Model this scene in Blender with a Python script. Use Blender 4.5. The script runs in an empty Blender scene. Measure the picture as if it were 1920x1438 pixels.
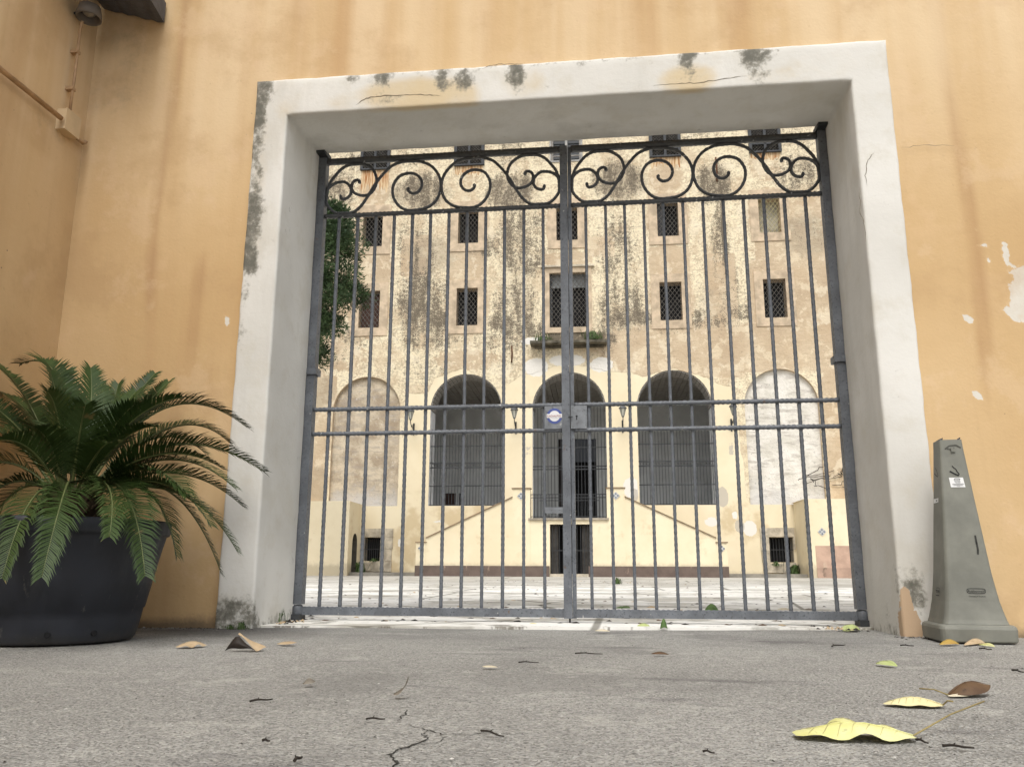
import bpy, math, random
import numpy as np
from mathutils import Vector, Matrix
from mathutils.geometry import delaunay_2d_cdt

random.seed(7)
S = bpy.context.scene
COL = S.collection
rad = math.radians

# ------------------------------------------------------------------ camera, sky, sun, exposure
CAM_H = 0.32
YAW, PITCH, ROLL = rad(6.7476), rad(12.5064), rad(0.211)
FPX = 1553.0
r0 = Vector((math.cos(YAW), math.sin(YAW), 0)); f0 = Vector((-math.sin(YAW), math.cos(YAW), 0)); z0 = Vector((0, 0, 1))
fw = f0 * math.cos(PITCH) + z0 * math.sin(PITCH); up = -f0 * math.sin(PITCH) + z0 * math.cos(PITCH)
rt = r0 * math.cos(ROLL) + up * math.sin(ROLL); up2 = -r0 * math.sin(ROLL) + up * math.cos(ROLL)
cam = bpy.data.cameras.new('camera'); cam.sensor_width = 36; cam.lens = FPX / 1920 * 36
cam.clip_start = 0.05; cam.clip_end = 2000
co = bpy.data.objects.new('camera', cam); COL.objects.link(co)
co.matrix_world = Matrix(((rt.x, up2.x, -fw.x, 0), (rt.y, up2.y, -fw.y, 0), (rt.z, up2.z, -fw.z, CAM_H), (0, 0, 0, 1)))
S.camera = co

SUN_EL, SUN_AZ = 55, 181        # azimuth clockwise from +Y: behind the camera
w = bpy.data.worlds.new('World'); S.world = w; w.use_nodes = True
nt = w.node_tree; nt.nodes.clear()
sky = nt.nodes.new('ShaderNodeTexSky'); sky.sky_type = 'NISHITA'; sky.sun_disc = False
sky.sun_elevation = rad(SUN_EL); sky.sun_rotation = rad(SUN_AZ); sky.air_density = 1.0; sky.dust_density = 4.0
hs = nt.nodes.new('ShaderNodeHueSaturation'); hs.inputs['Saturation'].default_value = 0.18
bg = nt.nodes.new('ShaderNodeBackground'); bg.inputs['Strength'].default_value = 0.15
wo = nt.nodes.new('ShaderNodeOutputWorld')
nt.links.new(sky.outputs[0], hs.inputs['Color']); nt.links.new(hs.outputs[0], bg.inputs[0]); nt.links.new(bg.outputs[0], wo.inputs[0])
sl = bpy.data.lights.new('sun', 'SUN'); sl.energy = 0.8; sl.angle = rad(25); sl.color = (1, 0.965, 0.9)
so = bpy.data.objects.new('sun', sl); COL.objects.link(so)
d = Vector((math.sin(rad(SUN_AZ)) * math.cos(rad(SUN_EL)), math.cos(rad(SUN_AZ)) * math.cos(rad(SUN_EL)), math.sin(rad(SUN_EL))))
so.rotation_euler = d.to_track_quat('Z', 'Y').to_euler()
S.view_settings.view_transform = 'Standard'; S.view_settings.look = 'None'
S.view_settings.gamma = 1; S.view_settings.use_curve_mapping = False
S.view_settings.exposure = 0.52

# ------------------------------------------------------------------ helpers
def ray(px, py):
    a = (px - 960) / FPX; b = -(py - 719) / FPX
    return rt * a + up2 * b + fw
def at(px, py, Y):
    """the point of the place that the photograph shows at px, py when it lies Y metres out"""
    d = ray(px, py); t = Y / d.y
    return Vector((d.x * t, Y, CAM_H + d.z * t))
def on_ground(px, py, z=0.0):
    d = ray(px, py); t = (z - CAM_H) / d.z
    return Vector((d.x * t, d.y * t, z))

class MB:
    def __init__(s): s.v = []; s.f = []; s.m = []; s.sm = []
    def add(s, vs, fs, m=0, smooth=False):
        o = len(s.v); s.v += [tuple(x) for x in vs]
        for f in fs: s.f.append(tuple(i + o for i in f)); s.m.append(m); s.sm.append(smooth)
        return s
    def box(s, x0, x1, y0, y1, z0, z1, m=0):
        return s.add([(x0,y0,z0),(x1,y0,z0),(x1,y1,z0),(x0,y1,z0),(x0,y0,z1),(x1,y0,z1),(x1,y1,z1),(x0,y1,z1)],
                     [(0,3,2,1),(4,5,6,7),(0,1,5,4),(1,2,6,5),(2,3,7,6),(3,0,4,7)], m)
    def quad(s, a, b, c, d, m=0): return s.add([a, b, c, d], [(0,1,2,3)], m)
    def tube(s, pts, r, n=6, m=0, smooth=True, cap=True, twist=0.0, flat=1.0):
        pts = [Vector(p) for p in pts]; k = len(pts); vs = []; ref = None
        for i, p in enumerate(pts):
            t = (pts[min(i+1, k-1)] - pts[max(i-1, 0)])
            if t.length < 1e-9: t = Vector((0,0,1))
            t.normalize()
            if ref is None:
                ref = Vector((0,1,0)) if abs(t.y) < .9 else Vector((1,0,0))
            a = ref - t * ref.dot(t)
            if a.length < 1e-6: a = t.orthogonal()
            a.normalize(); ref = a; b = t.cross(a)
            ri = r(i / max(1, k-1)) if callable(r) else (r[i] if isinstance(r, (list, tuple)) else r)
            for j in range(n):
                th = 2*math.pi*(j+.5)/n + twist*i
                vs.append(p + (a*math.cos(th)*flat + b*math.sin(th)) * ri)
        fs = []
        for i in range(k-1):
            for j in range(n):
                fs.append((i*n+j, i*n+(j+1)%n, (i+1)*n+(j+1)%n, (i+1)*n+j))
        s.add(vs, fs, m, smooth)
        if cap:
            o = len(s.v) - len(vs)
            s.f.append(tuple(o+j for j in range(n))[::-1]); s.m.append(m); s.sm.append(False)
            s.f.append(tuple(o+(k-1)*n+j for j in range(n))); s.m.append(m); s.sm.append(False)
        return s
    def lathe(s, prof, n=24, c=(0,0), m=0, smooth=True, cap=False):
        vs = []
        for (r, z) in prof:
            for j in range(n):
                a = 2*math.pi*j/n; vs.append((c[0]+r*math.cos(a), c[1]+r*math.sin(a), z))
        fs = [(i*n+j, i*n+(j+1)%n, (i+1)*n+(j+1)%n, (i+1)*n+j) for i in range(len(prof)-1) for j in range(n)]
        s.add(vs, fs, m, smooth)
        if cap:
            o = len(s.v) - len(vs); k = len(prof)
            s.f.append(tuple(o+(k-1)*n+j for j in range(n))); s.m.append(m); s.sm.append(False)
        return s
    def prism(s, poly, y0, y1, m=0):
        """polygon in x,z extruded from y0 to y1"""
        n = len(poly)
        vs = [(x, y0, z) for x, z in poly] + [(x, y1, z) for x, z in poly]
        fs = [tuple(range(n)), tuple(range(2*n-1, n-1, -1))] + [(i, i+n, (i+1) % n + n, (i+1) % n) for i in range(n)]
        return s.add(vs, fs, m)
    def mesh(s, name, mats):
        me = bpy.data.meshes.new(name); me.from_pydata(s.v, [], s.f)
        for x in (mats if isinstance(mats, (list, tuple)) else [mats]): me.materials.append(x)
        me.polygons.foreach_set('material_index', s.m); me.polygons.foreach_set('use_smooth', s.sm)
        me.update(); return me
    def build(s, name, mats, parent=None, loc=None, **kw):
        return link(name, s.mesh(name, mats), parent, loc, **kw)

def link(name, me, parent=None, loc=None, rot=None, label=None, cat=None, group=None, kind=None):
    o = bpy.data.objects.new(name, me); COL.objects.link(o)
    if parent is not None: o.parent = parent
    if loc is not None: o.location = loc
    if rot is not None: o.rotation_euler = rot
    return tag(o, label, cat, group, kind)
def tag(o, label=None, cat=None, group=None, kind=None):
    if label: o['label'] = label
    if cat: o['category'] = cat
    if group: o['group'] = group
    if kind: o['kind'] = kind
    return o
def thing(name, label, cat, loc=(0,0,0), rz=0, group=None):
    return link(name, None, None, loc, (0,0,rz), label, cat, group)

# ------------------------------------------------------------------ node materials
class NM:
    def __init__(s, name, rough=.8, spec=.3, metal=0.0):
        s.mat = bpy.data.materials.new(name); s.mat.use_nodes = True
        s.t = s.mat.node_tree; s.n = s.t.nodes; s.l = s.t.links
        s.b = s.n['Principled BSDF']; s.b.inputs['Roughness'].default_value = rough
        s.b.inputs['Specular IOR Level'].default_value = spec; s.b.inputs['Metallic'].default_value = metal
        s.tc = s.n.new('ShaderNodeTexCoord'); s.P = s.tc.outputs['Object']
    def put(s, sock, v):
        if isinstance(v, bpy.types.NodeSocket): s.l.new(v, sock)
        elif isinstance(v, (tuple, list)): sock.default_value = tuple(v) + ((1,) if len(v) == 3 and len(sock.default_value) == 4 else ())
        else: sock.default_value = v
    def world(s):
        g = s.n.new('ShaderNodeNewGeometry'); s.P = g.outputs['Position']; return s
    def map(s, scale=(1,1,1), loc=(0,0,0), v=None, rot=(0,0,0)):
        m = s.n.new('ShaderNodeMapping'); s.put(m.inputs['Vector'], v or s.P)
        m.inputs['Scale'].default_value = scale; m.inputs['Location'].default_value = loc; m.inputs['Rotation'].default_value = rot
        return m.outputs[0]
    def noise(s, scale=5, detail=4, rough=.55, v=None, dist=0, st=None, seed=0):
        n = s.n.new('ShaderNodeTexNoise')
        vec = v or s.P
        if st or seed: vec = s.map(st or (1,1,1), (seed*3.7, seed*1.3, seed*2.1), vec)
        s.put(n.inputs['Vector'], vec); n.inputs['Scale'].default_value = scale
        n.inputs['Detail'].default_value = detail; n.inputs['Roughness'].default_value = rough; n.inputs['Distortion'].default_value = dist
        return n.outputs['Fac']
    def vor(s, scale=5, feat='F1', v=None, out='Distance', rnd=1.0):
        n = s.n.new('ShaderNodeTexVoronoi'); n.feature = feat; s.put(n.inputs['Vector'], v or s.P)
        n.inputs['Scale'].default_value = scale; n.inputs['Randomness'].default_value = rnd
        return n.outputs[out]
    def m(s, op, a, b=0.0, c=None, clamp=False):
        n = s.n.new('ShaderNodeMath'); n.operation = op; n.use_clamp = clamp
        s.put(n.inputs[0], a); s.put(n.inputs[1], b)
        if c is not None: s.put(n.inputs[2], c)
        return n.outputs[0]
    def step(s, v, lo, hi, to0=0.0, to1=1.0):
        n = s.n.new('ShaderNodeMapRange'); n.interpolation_type = 'SMOOTHSTEP'
        s.put(n.inputs['Value'], v); n.inputs['From Min'].default_value = lo; n.inputs['From Max'].default_value = hi
        n.inputs['To Min'].default_value = to0; n.inputs['To Max'].default_value = to1
        return n.outputs[0]
    def mix(s, f, a, b, mode='MIX'):
        n = s.n.new('ShaderNodeMix'); n.data_type = 'RGBA'; n.blend_type = mode
        s.put(n.inputs[0], f); s.put(n.inputs[6], a); s.put(n.inputs[7], b); return n.outputs[2]
    def attr(s, name):
        n = s.n.new('ShaderNodeAttribute'); n.attribute_name = name
        sp = s.n.new('ShaderNodeSeparateColor'); s.l.new(n.outputs['Color'], sp.inputs[0])
        return [sp.outputs[0], sp.outputs[1], sp.outputs[2], n.outputs['Alpha']]
    def xyz(s, v=None):
        n = s.n.new('ShaderNodeSeparateXYZ'); s.put(n.inputs[0], v or s.P); return n.outputs
    def bump(s, h, strength=.3, dist=.01):
        n = s.n.new('ShaderNodeBump'); n.inputs['Strength'].default_value = strength; n.inputs['Distance'].default_value = dist
        s.put(n.inputs['Height'], h); s.l.new(n.outputs[0], s.b.inputs['Normal']); return s
    def rough(s, v): s.put(s.b.inputs['Roughness'], v); return s
    def col(s, c): s.put(s.b.inputs['Base Color'], c); return s.mat

def plain(name, c, rough=.7, var=.25, scale=8, bump=.15, spec=.3, metal=0, bd=.004):
    m = NM(name, rough, spec, metal); n = m.noise(scale, 5, .6)
    c2 = tuple(x*(1-var) for x in c); c3 = tuple(min(1, x*(1+var*.6)) for x in c)
    cc = m.mix(m.step(n, .3, .7), c2, c3)
    n2 = m.noise(scale*9, 3, .6)
    cc = m.mix(m.m('MULTIPLY', m.step(n2, .35, .75), var*.6), cc, c2)
    if bump: m.bump(m.noise(scale*5, 4, .6), bump, bd)
    return m.col(cc)

# gate iron: grey paint over hammered bars, pale scuffs and rubbed dark edges
def iron(name, base=(.105,.112,.124)):
    m = NM(name, .48, .45)
    n = m.noise(9, 5, .65); n2 = m.noise(70, 3, .6); n3 = m.noise(30, 2, .5, seed=4)
    c = m.mix(m.step(n, .35, .7), base, tuple(x*1.5 for x in base))
    c = m.mix(m.step(n2, .56, .72), c, tuple(x*.55 for x in base))
    c = m.mix(m.step(n3, .70, .74), c, (.34,.34,.33))
    c = m.mix(m.step(m.noise(14, 4, .6, seed=9), .68, .76), c, (.12,.075,.05))
    m.rough(m.step(n2, .3, .7, .38, .62)); m.bump(m.m('ADD', m.noise(45, 3, .5), m.m('MULTIPLY', n2, .4)), .5, .004)
    return m.col(c)
IRON = iron('gate_iron', (.098,.106,.118)); SCROLL = iron('scroll_iron', (.058,.060,.062)); DIRON = plain('dark_iron', (.035,.037,.04), .55, .3, 10, .2, .4)
GRILLE = plain('grille_iron', (.035,.037,.04), .6, .3, 3, 0)
LATT = plain('lattice_iron', (.16,.15,.135), .7, .35, 4, 0)
DARK = plain('dark_room', (.012,.012,.013), .9, .3, 2, 0)
GLASSD = NM('window_glass', .12, .6).col((.015,.018,.02))
RUST = plain('rust', (.13,.06,.03), .85, .4, 12, .3)
BROWN = plain('brown_wood', (.07,.035,.025), .7, .3, 5, .2)
SHUT = plain('grey_shutter', (.055,.058,.062), .7, .25, 4, .1)
WFRAME = plain('pale_window_frame', (.35,.34,.32), .7, .25, 6, .1)

# ------------------------------------------------------------------ the orange wall, its white surround and the side wall
WALL_Y, SUR_Y, BACK_Y = 4.38, 4.35, 4.91
IX0, IX1, IZ = -1.89, 1.39, 2.985        # clear opening

def gauss(x, z, blobs):
    v = np.zeros_like(x)
    for (cx, cz, rx, rz, s) in blobs:
        d2 = ((x-cx)/rx)**2 + ((z-cz)/rz)**2
        v = np.maximum(v, s*np.clip(1.35 - 0.7*d2, 0, 1))
    return v

def grid_sheet(x0, x1, z0, z1, step, holes=(), inside=None):
    """triangulated sheet in x,z with holes (closed outlines); returns points and triangles"""
    pts = []; edges = []
    nx, nz = max(1, round((x1-x0)/step)), max(1, round((z1-z0)/step))
    tests = []
    for h in holes:
        xs = [p[0] for p in h]; zs = [p[1] for p in h]
        tests.append((min(xs), max(xs), min(zs), max(zs), np.array(h)))
    def pip(px, pz, poly):
        c = np.zeros(px.shape, bool); n = len(poly); j = n-1
        for i in range(n):
            xi, zi = poly[i]; xj, zj = poly[j]
            if zi != zj:
                c ^= ((zi > pz) != (zj > pz)) & (px < (xj-xi)*(pz-zi)/(zj-zi)+xi)
            j = i
        return c
    gx, gz = np.meshgrid(np.linspace(x0, x1, nx+1), np.linspace(z0, z1, nz+1))
    gx = gx.ravel(); gz = gz.ravel(); keep = np.ones(gx.shape, bool)
    for a, b, c, e, poly in tests:
        keep &= ~pip(gx, gz, poly)
        for (hx, hz) in poly: keep &= (abs(gx-hx) + abs(gz-hz)) > step*.25
    pts = [Vector((a, b)) for a, b in zip(gx[keep], gz[keep])]
    for *_, poly in tests:
        o = len(pts); n = len(poly)
        pts += [Vector((float(a), float(b))) for a, b in poly]
        edges += [(o+i, o+(i+1) % n) for i in range(n)]
    v, e, f, *_ = delaunay_2d_cdt(pts, edges, [], 0, 1e-5)
    V = np.array([(p.x, p.y) for p in v]); F = np.array(f)
    cx = V[F].mean(1); k = np.ones(len(F), bool)
    for *_, poly in tests: k &= ~pip(cx[:,0], cx[:,1], poly)
    F = F[k]
    a, b, c = V[F[:,0]], V[F[:,1]], V[F[:,2]]
    ar = (b[:,0]-a[:,0])*(c[:,1]-a[:,1]) - (b[:,1]-a[:,1])*(c[:,0]-a[:,0])
    F = F[abs(ar) > 1e-9]; ar = ar[abs(ar) > 1e-9]
    F[ar < 0] = F[ar < 0][:, ::-1]
    return V, F
def sheet_mesh(name, V, F, y, mat, paint=None, relief=None):
    me = bpy.data.meshes.new(name)
    yy = np.full(len(V), y) if relief is None else y + relief(V[:,0], V[:,1])
    me.from_pydata(np.column_stack([V[:,0], yy, V[:,1]]).tolist(), [], F.tolist())
    me.materials.append(mat); me.update()
    if paint is not None: set_paint(me, paint(V[:,0], V[:,1]))
    return me
def set_paint(me, rgb, nm='paint'):
    a = me.color_attributes.new(nm, 'FLOAT_COLOR', 'POINT')
    c = np.ones((len(me.vertices), 4), np.float32)
    for i, ch in enumerate(rgb): c[:, i] = ch
    a.data.foreach_set('color', c.ravel())

def orange_mat(name):
    m = NM(name, .88, .2).world()
    p = m.attr('paint'); big = m.noise(.9, 4, .5); mid = m.noise(3.5, 5, .6)
    streak = m.noise(1.0, 4, .55, st=(2.6, 2.6, .16), seed=2); fine = m.noise(1.0, 5, .6, st=(14, 14, .9), seed=5)
    c = m.mix(m.step(big, .3, .7), (.55,.37,.185), (.62,.44,.24))
    c = m.mix(m.m('MULTIPLY', m.step(streak, .47, .68), .5), c, (.47,.285,.14))
    c = m.mix(m.m('MULTIPLY', m.step(fine, .55, .75), .18), c, (.46,.30,.16))
    c = m.mix(m.m('MULTIPLY', m.step(mid, .55, .72), .35), c, (.67,.475,.28))
    # darker stains painted as attribute B, dirt and eave shade as R, peeled plaster as G
    c = m.mix(m.m('MULTIPLY', m.step(m.m('ADD', p[2], m.m('MULTIPLY', mid, .35)), .3, .95), .75), c, (.41,.245,.12))
    c = m.mix(m.m('MULTIPLY', m.step(m.m('ADD', p[0], m.m('ADD', m.m('MULTIPLY', m.noise(9, 6, .75), .7), m.m('MULTIPLY', m.noise(2.5, 4, .6, seed=51), .7))), .85, 1.35), .85), c, (.13,.10,.07))
    pe = m.m('ADD', p[1], m.m('MULTIPLY', m.m('SUBTRACT', m.noise(16, 6, .65), .5), 1.0))
    peel = m.step(pe, .50, .53)
    c = m.mix(m.m('MULTIPLY', m.step(pe, .36, .5), .3), c, (.68,.50,.30))
    c = m.mix(peel, c, (.66,.62,.54))
    spk = m.step(m.vor(7), .035, .02); msk = m.step(m.noise(2.3, 2, .5, seed=8), .55, .62)
    c = m.mix(m.m('MULTIPLY', spk, msk), c, (.18,.13,.09))
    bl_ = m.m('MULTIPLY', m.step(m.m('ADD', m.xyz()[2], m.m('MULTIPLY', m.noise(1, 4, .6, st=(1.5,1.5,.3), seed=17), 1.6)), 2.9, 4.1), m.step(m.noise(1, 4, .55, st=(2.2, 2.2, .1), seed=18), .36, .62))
    c = m.mix(m.m('MULTIPLY', bl_, .75), c, (.72,.56,.36))  # pale streaks near the top, with the brighter light there painted into them
    c = m.mix(m.m('MULTIPLY', m.step(m.noise(1.7, 6, .65, seed=13), .50, .66), .38), c, (.46,.30,.155))
    c = m.mix(m.m('MULTIPLY', m.step(m.noise(2.4, 6, .7, seed=14), .54, .62), .28), c, (.68,.50,.32))
    c = m.mix(m.m('MULTIPLY', m.step(m.noise(34, 4, .7, seed=15), .62, .72), .25), c, (.36,.24,.13))
    h = m.m('ADD', m.m('ADD', m.m('MULTIPLY', m.noise(60, 4, .6), .25), m.m('MULTIPLY', m.noise(7, 3, .5, seed=16), .8)), m.m('SUBTRACT', m.m('MULTIPLY', mid, .8), m.m('MULTIPLY', peel, .45)))
    m.bump(h, .22, .02)
    return m.col(c)
ORANGE = orange_mat('orange_plaster')

def white_mat():
    m = NM('white_plaster', .85, .25).world()
    p = m.attr('paint'); big = m.noise(1.3, 4, .5); mid = m.noise(5, 5, .6)
    c = m.mix(m.step(big, .3, .7), (.62,.60,.55), (.74,.72,.67)); c = m.mix(m.m('MULTIPLY', m.step(m.noise(3.2, 6, .7, seed=31), .48, .64), .35), c, (.56,.52,.43))
    c = m.mix(m.m('MULTIPLY', m.step(m.noise(1.2, 5, .6, st=(3,3,.5), seed=3), .5, .7), .45), c, (.50,.48,.43))
    c = m.mix(m.m('MULTIPLY', m.step(mid, .55, .75), .3), c, (.52,.47,.38))
    c = m.mix(m.m('MULTIPLY', m.step(m.m('ADD', p[2], m.m('MULTIPLY', m.m('SUBTRACT', mid, .5), .8)), .2, 1.1), .85), c, (.60,.47,.275))
    # black mould
    mo = m.m('ADD', p[0], m.m('ADD', m.m('MULTIPLY', m.m('SUBTRACT', m.noise(13, 6, .7), .5), 1.7), m.m('MULTIPLY', m.m('SUBTRACT', m.noise(4, 5, .7, seed=33), .5), 1.3)))
    c = m.mix(m.m('MULTIPLY', m.step(m.m('ADD', mo, m.m('MULTIPLY', m.m('SUBTRACT', m.noise(45, 5, .75), .5), 1.2)), .32, .9), .88), c, (.22,.205,.165))
    c = m.mix(m.m('MULTIPLY', m.step(m.m('ADD', mo, m.m('MULTIPLY', m.noise(60, 3, .7), .5)), .85, 1.35), .6), c, (.06,.062,.05))
    # fallen plaster showing the peach render underneath
    pe = m.m('ADD', p[1], m.m('MULTIPLY', m.m('SUBTRACT', m.noise(11, 6, .7), .5), 1.3)); peel = m.step(pe, .5, .52)
    c = m.mix(peel, c, (.50,.36,.235))
    # hair cracks
    v = m.map((1,1,1), v=m.P); n = m.n.new('ShaderNodeVectorMath'); n.operation = 'ADD'
    nz = m.n.new('ShaderNodeTexNoise'); m.put(nz.inputs['Vector'], m.P); nz.inputs['Scale'].default_value = 4
    sc = m.n.new('ShaderNodeVectorMath'); sc.operation = 'SCALE'; m.l.new(nz.outputs['Color'], sc.inputs[0]); sc.inputs['Scale'].default_value = .35
    m.l.new(v, n.inputs[0]); m.l.new(sc.outputs[0], n.inputs[1])
    cr = m.m('MULTIPLY', m.step(m.vor(1.1, 'DISTANCE_TO_EDGE', n.outputs[0]), .005, .0015), m.step(m.noise(1.1, 2, .5, seed=6), .56, .6))
    c = m.mix(m.m('MULTIPLY', cr, .0), c, (.16,.13,.10))
    h = m.m('SUBTRACT', m.m('ADD', m.m('MULTIPLY', m.noise(40, 4, .6), .3), mid), m.m('MULTIPLY', peel, .8))
    m.bump(h, .16, .02)
    return m.col(c)
WHITE = white_mat()

wall = thing('gate_wall', 'tall orange plastered wall with the white framed gateway through it', 'wall', (0, WALL_Y, 0))
hole = [(-2.03, -.2), (1.53, -.2), (1.53, 3.14), (-2.03, 3.14)]
def wall_paint(x, z):
    st = np.zeros_like(x)
    for (cx, wd, top, bot, s) in [(-2.66,.05,5,1.4,.62),(-2.2,.05,5,2.2,.3),(-1.86,.09,5,3.2,.45),(-1.05,.12,5,3.2,.4),(-.75,.05,5,3.2,.3),(.45,.05,5,3.2,.5),(.83,.07,5,3.2,.6),(1.92,.05,5,.9,.62),(2.2,.1,2.5,.3,.3),(-2.35,.05,2.3,1.1,.6),(-2.5,.12,1.9,1.3,.3)]:
        cc = cx + .03*np.sin(z*2.3+cx*5)
        fade = np.clip((z-bot)/.5, 0, 1)*np.clip((top-z)/.3, 0, 1)
        st = np.maximum(st, s*np.exp(-((x-cc)/wd)**2)*fade)
    base = np.clip((.085 - z)/.16, -.3, 1)*1.3 + .0
    eave_shade = gauss(x, z, [(-3.1, 3.6, .3, .5, .25)])  # soft shadow below the eave, painted into the wall colour
    peel = gauss(x, z, [(2.33,1.73,.22,.17,1),(2.09,1.93,.03,.07,.8),(2.13,1.6,.06,.05,.8),(1.98,2.09,.02,.045,.7),(1.985,2.0,.025,.03,.7),(2.02,1.90,.018,.06,.68),(2.03,1.8,.02,.03,.6),(-2.19,1.70,.022,.03,.8),(1.845,1.62,.018,.018,1),(1.875,1.595,.02,.016,1),(1.82,1.15,.014,.012,.95),(1.86,1.185,.022,.016,1),(1.75,1.42,.012,.012,.8),(1.66,1.18,.012,.02,.9),(2.6,1.4,.15,.2,.8),(2.06,1.62,.02,.02,.7)])
    return np.maximum(base, eave_shade), peel, st
V, F = grid_sheet(-3.26, 5.2, -.3, 5.0, .045, [hole])
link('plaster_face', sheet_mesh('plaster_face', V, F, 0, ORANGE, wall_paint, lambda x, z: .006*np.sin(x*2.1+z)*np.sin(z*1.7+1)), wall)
b = MB()
yb = BACK_Y - WALL_Y
b.box(-3.5, -2.03, .03, yb, -.3, 5.0); b.box(1.53, 5.2, .03, yb, -.3, 5.0); b.box(-2.03, 1.53, .03, yb, 3.14, 5.0)
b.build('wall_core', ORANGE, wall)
b = MB().box(-3.6, 5.3, -.06, yb+.06, 5.002, 5.07); b.build('coping', plain('coping_stone', (.4,.36,.3)), wall)

# the surround: one moulded band of plaster swept round the opening
prof = [(0, BACK_Y), (0, 4.865), (0, 4.82), (0, 4.76), (0, 4.70), (0, 4.64), (0, 4.58), (0, 4.52), (0, 4.46), (0, 4.41), (0, 4.37), (.001, 4.362), (.004, 4.3545), (.011, 4.3505), (.020, 4.35), (.04, 4.35), (.07, 4.35), (.105, 4.35), (.14, 4.35), (.17, 4.35), (.195, 4.35), (.205, 4.353), (.209, 4.365), (.21, 4.40)]
def nz(a, b): return .5*math.sin(a*7.1+b*3.3)+.3*math.sin(a*17.3-b*5.1+1.7)+.2*math.sin(a*41.+b*23.)
stations = []
n = 70
for i in range(n+1): stations.append(('L', -.05 + (IZ+.05)*i/n))
for i in range(1, 80): stations.append(('T', IX0 + (IX1-IX0)*i/80))
for i in range(n+1): stations.append(('R', IZ - (IZ+.05)*i/n))
vs = []; P_ = len(prof)
for k, (sd, t) in enumerate(stations):
    for (dd, y) in prof:
        o_ = dd*(1.17 if sd == 'T' else 1.0)
        jit = .003*nz(t*3, dd*10) if dd > .17 else (.0018*nz(t*2+5, 1) if dd < .04 else 0)
        if sd == 'L':
            last = (k == n)
            vs.append((IX0 - dd - jit, y - WALL_Y, t + (dd*1.17 if last else 0)) if last else (IX0 - dd - jit, y-WALL_Y, t))
        elif sd == 'T':
            vs.append((t, y-WALL_Y, IZ + o_ + jit))
        else:
            first = (t == IZ)
            vs.append((IX1 + dd + jit, y-WALL_Y, t + (dd*1.17 if first else 0)))
# spread the corner: the stations next to a mitre must follow it
for k, (sd, t) in enumerate(stations):
    for j, (dd, y) in enumerate(prof):
        x_, y_, z_ = vs[k*P_+j]
        z_ += .038*(y-4.35)/.56*(1 if sd == 'T' else max(0, (t-2.0)/(IZ-2.0)))
        if sd in 'LR' and t > 2.0 and t < IZ: z_ += dd*1.17*(t-2.0)/(IZ-2.0)
        if sd == 'T':
            u = (t-IX0)/(IX1-IX0); x_ += dd*(2*u-1)
        vs[k*P_+j] = (x_, y_, z_)
fs = [(k*P_+j, k*P_+j+1, (k+1)*P_+j+1, (k+1)*P_+j) for k in range(len(stations)-1) for j in range(P_-1)]
me = bpy.data.meshes.new('surround'); me.from_pydata(vs, [], fs); me.materials.append(WHITE); me.update()
for p in me.polygons: p.use_smooth = True
A_ = np.array(vs); X, Z, Yv = A_[:,0], A_[:,2], A_[:,1] + WALL_Y
front = np.clip((4.42 - Yv)/.04, 0, 1)
mould = gauss(X, Z, [(-2.06,3.17,.07,.09,1.0),(-2.07,2.98,.05,.12,.95),(-2.07,2.75,.035,.1,.75),(-2.06,2.6,.04,.1,.8),(-2.05,2.42,.05,.12,.85),(-2.05,2.25,.055,.12,.95),(-2.06,2.08,.05,.12,.85),(-2.09,1.85,.03,.1,.5),(-2.09,1.6,.015,.15,.35),
    (-1.50,3.19,.06,.045,.7),(-1.315,3.19,.06,.05,.9),(-.935,3.16,.04,.10,.85),(-.81,3.15,.06,.08,.85),(-.5,3.16,.06,.085,1.0),(-1.3,3.06,.12,.05,.4),(-.5,3.07,.02,.06,.5),(-.12,3.2,.04,.02,.6),(.50,3.19,.05,.06,1.0),(.51,3.09,.05,.07,.6),(.87,3.17,.085,.07,1.0),(.89,3.06,.06,.08,.7),
    (-1.2,3.21,.5,.025,.42),(.2,3.21,.8,.02,.4),(-2.07,2.45,.04,.9,.5),(-1.98,.06,.16,.09,.75),(-2.0,.02,.3,.05,.8),(1.5,.02,.3,.05,.6),(1.47,.22,.05,.12,.6),(1.40,.12,.02,.2,.55),(1.385,.3,.018,.06,.4)]) * front
mould = np.maximum(mould, .62*np.clip((.10-Z)/.1, 0, 1))
mould = np.maximum(mould, .30*np.exp(-((Yv-4.85)/.03)**2)*(abs(X-IX0) < .05)*np.clip((1.4-Z)/.6, 0, 1))
och = gauss(X, Z, [(-1.1,3.07,.34,.11,1.0),(-.85,3.03,.14,.12,.9),(.5,3.06,.16,.09,.95),(-1.9,3.12,.12,.15,.4),(-2.03,2.6,.04,.5,.35),(1.3,3.1,.2,.1,.35),(-1.5,3.05,.2,.06,.4),(-.45,3.1,.14,.1,.45),(.95,3.04,.15,.06,.4),(-.2,3.06,.1,.06,.3)])*front
peel = gauss(X, Z, [(1.425,.05,.05,.09,.98),(1.415,.17,.022,.08,.8)])*np.clip((4.44-Yv)/.05, 0, 1)
set_paint(me, (mould, peel, och)); link('surround', me, wall)

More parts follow.
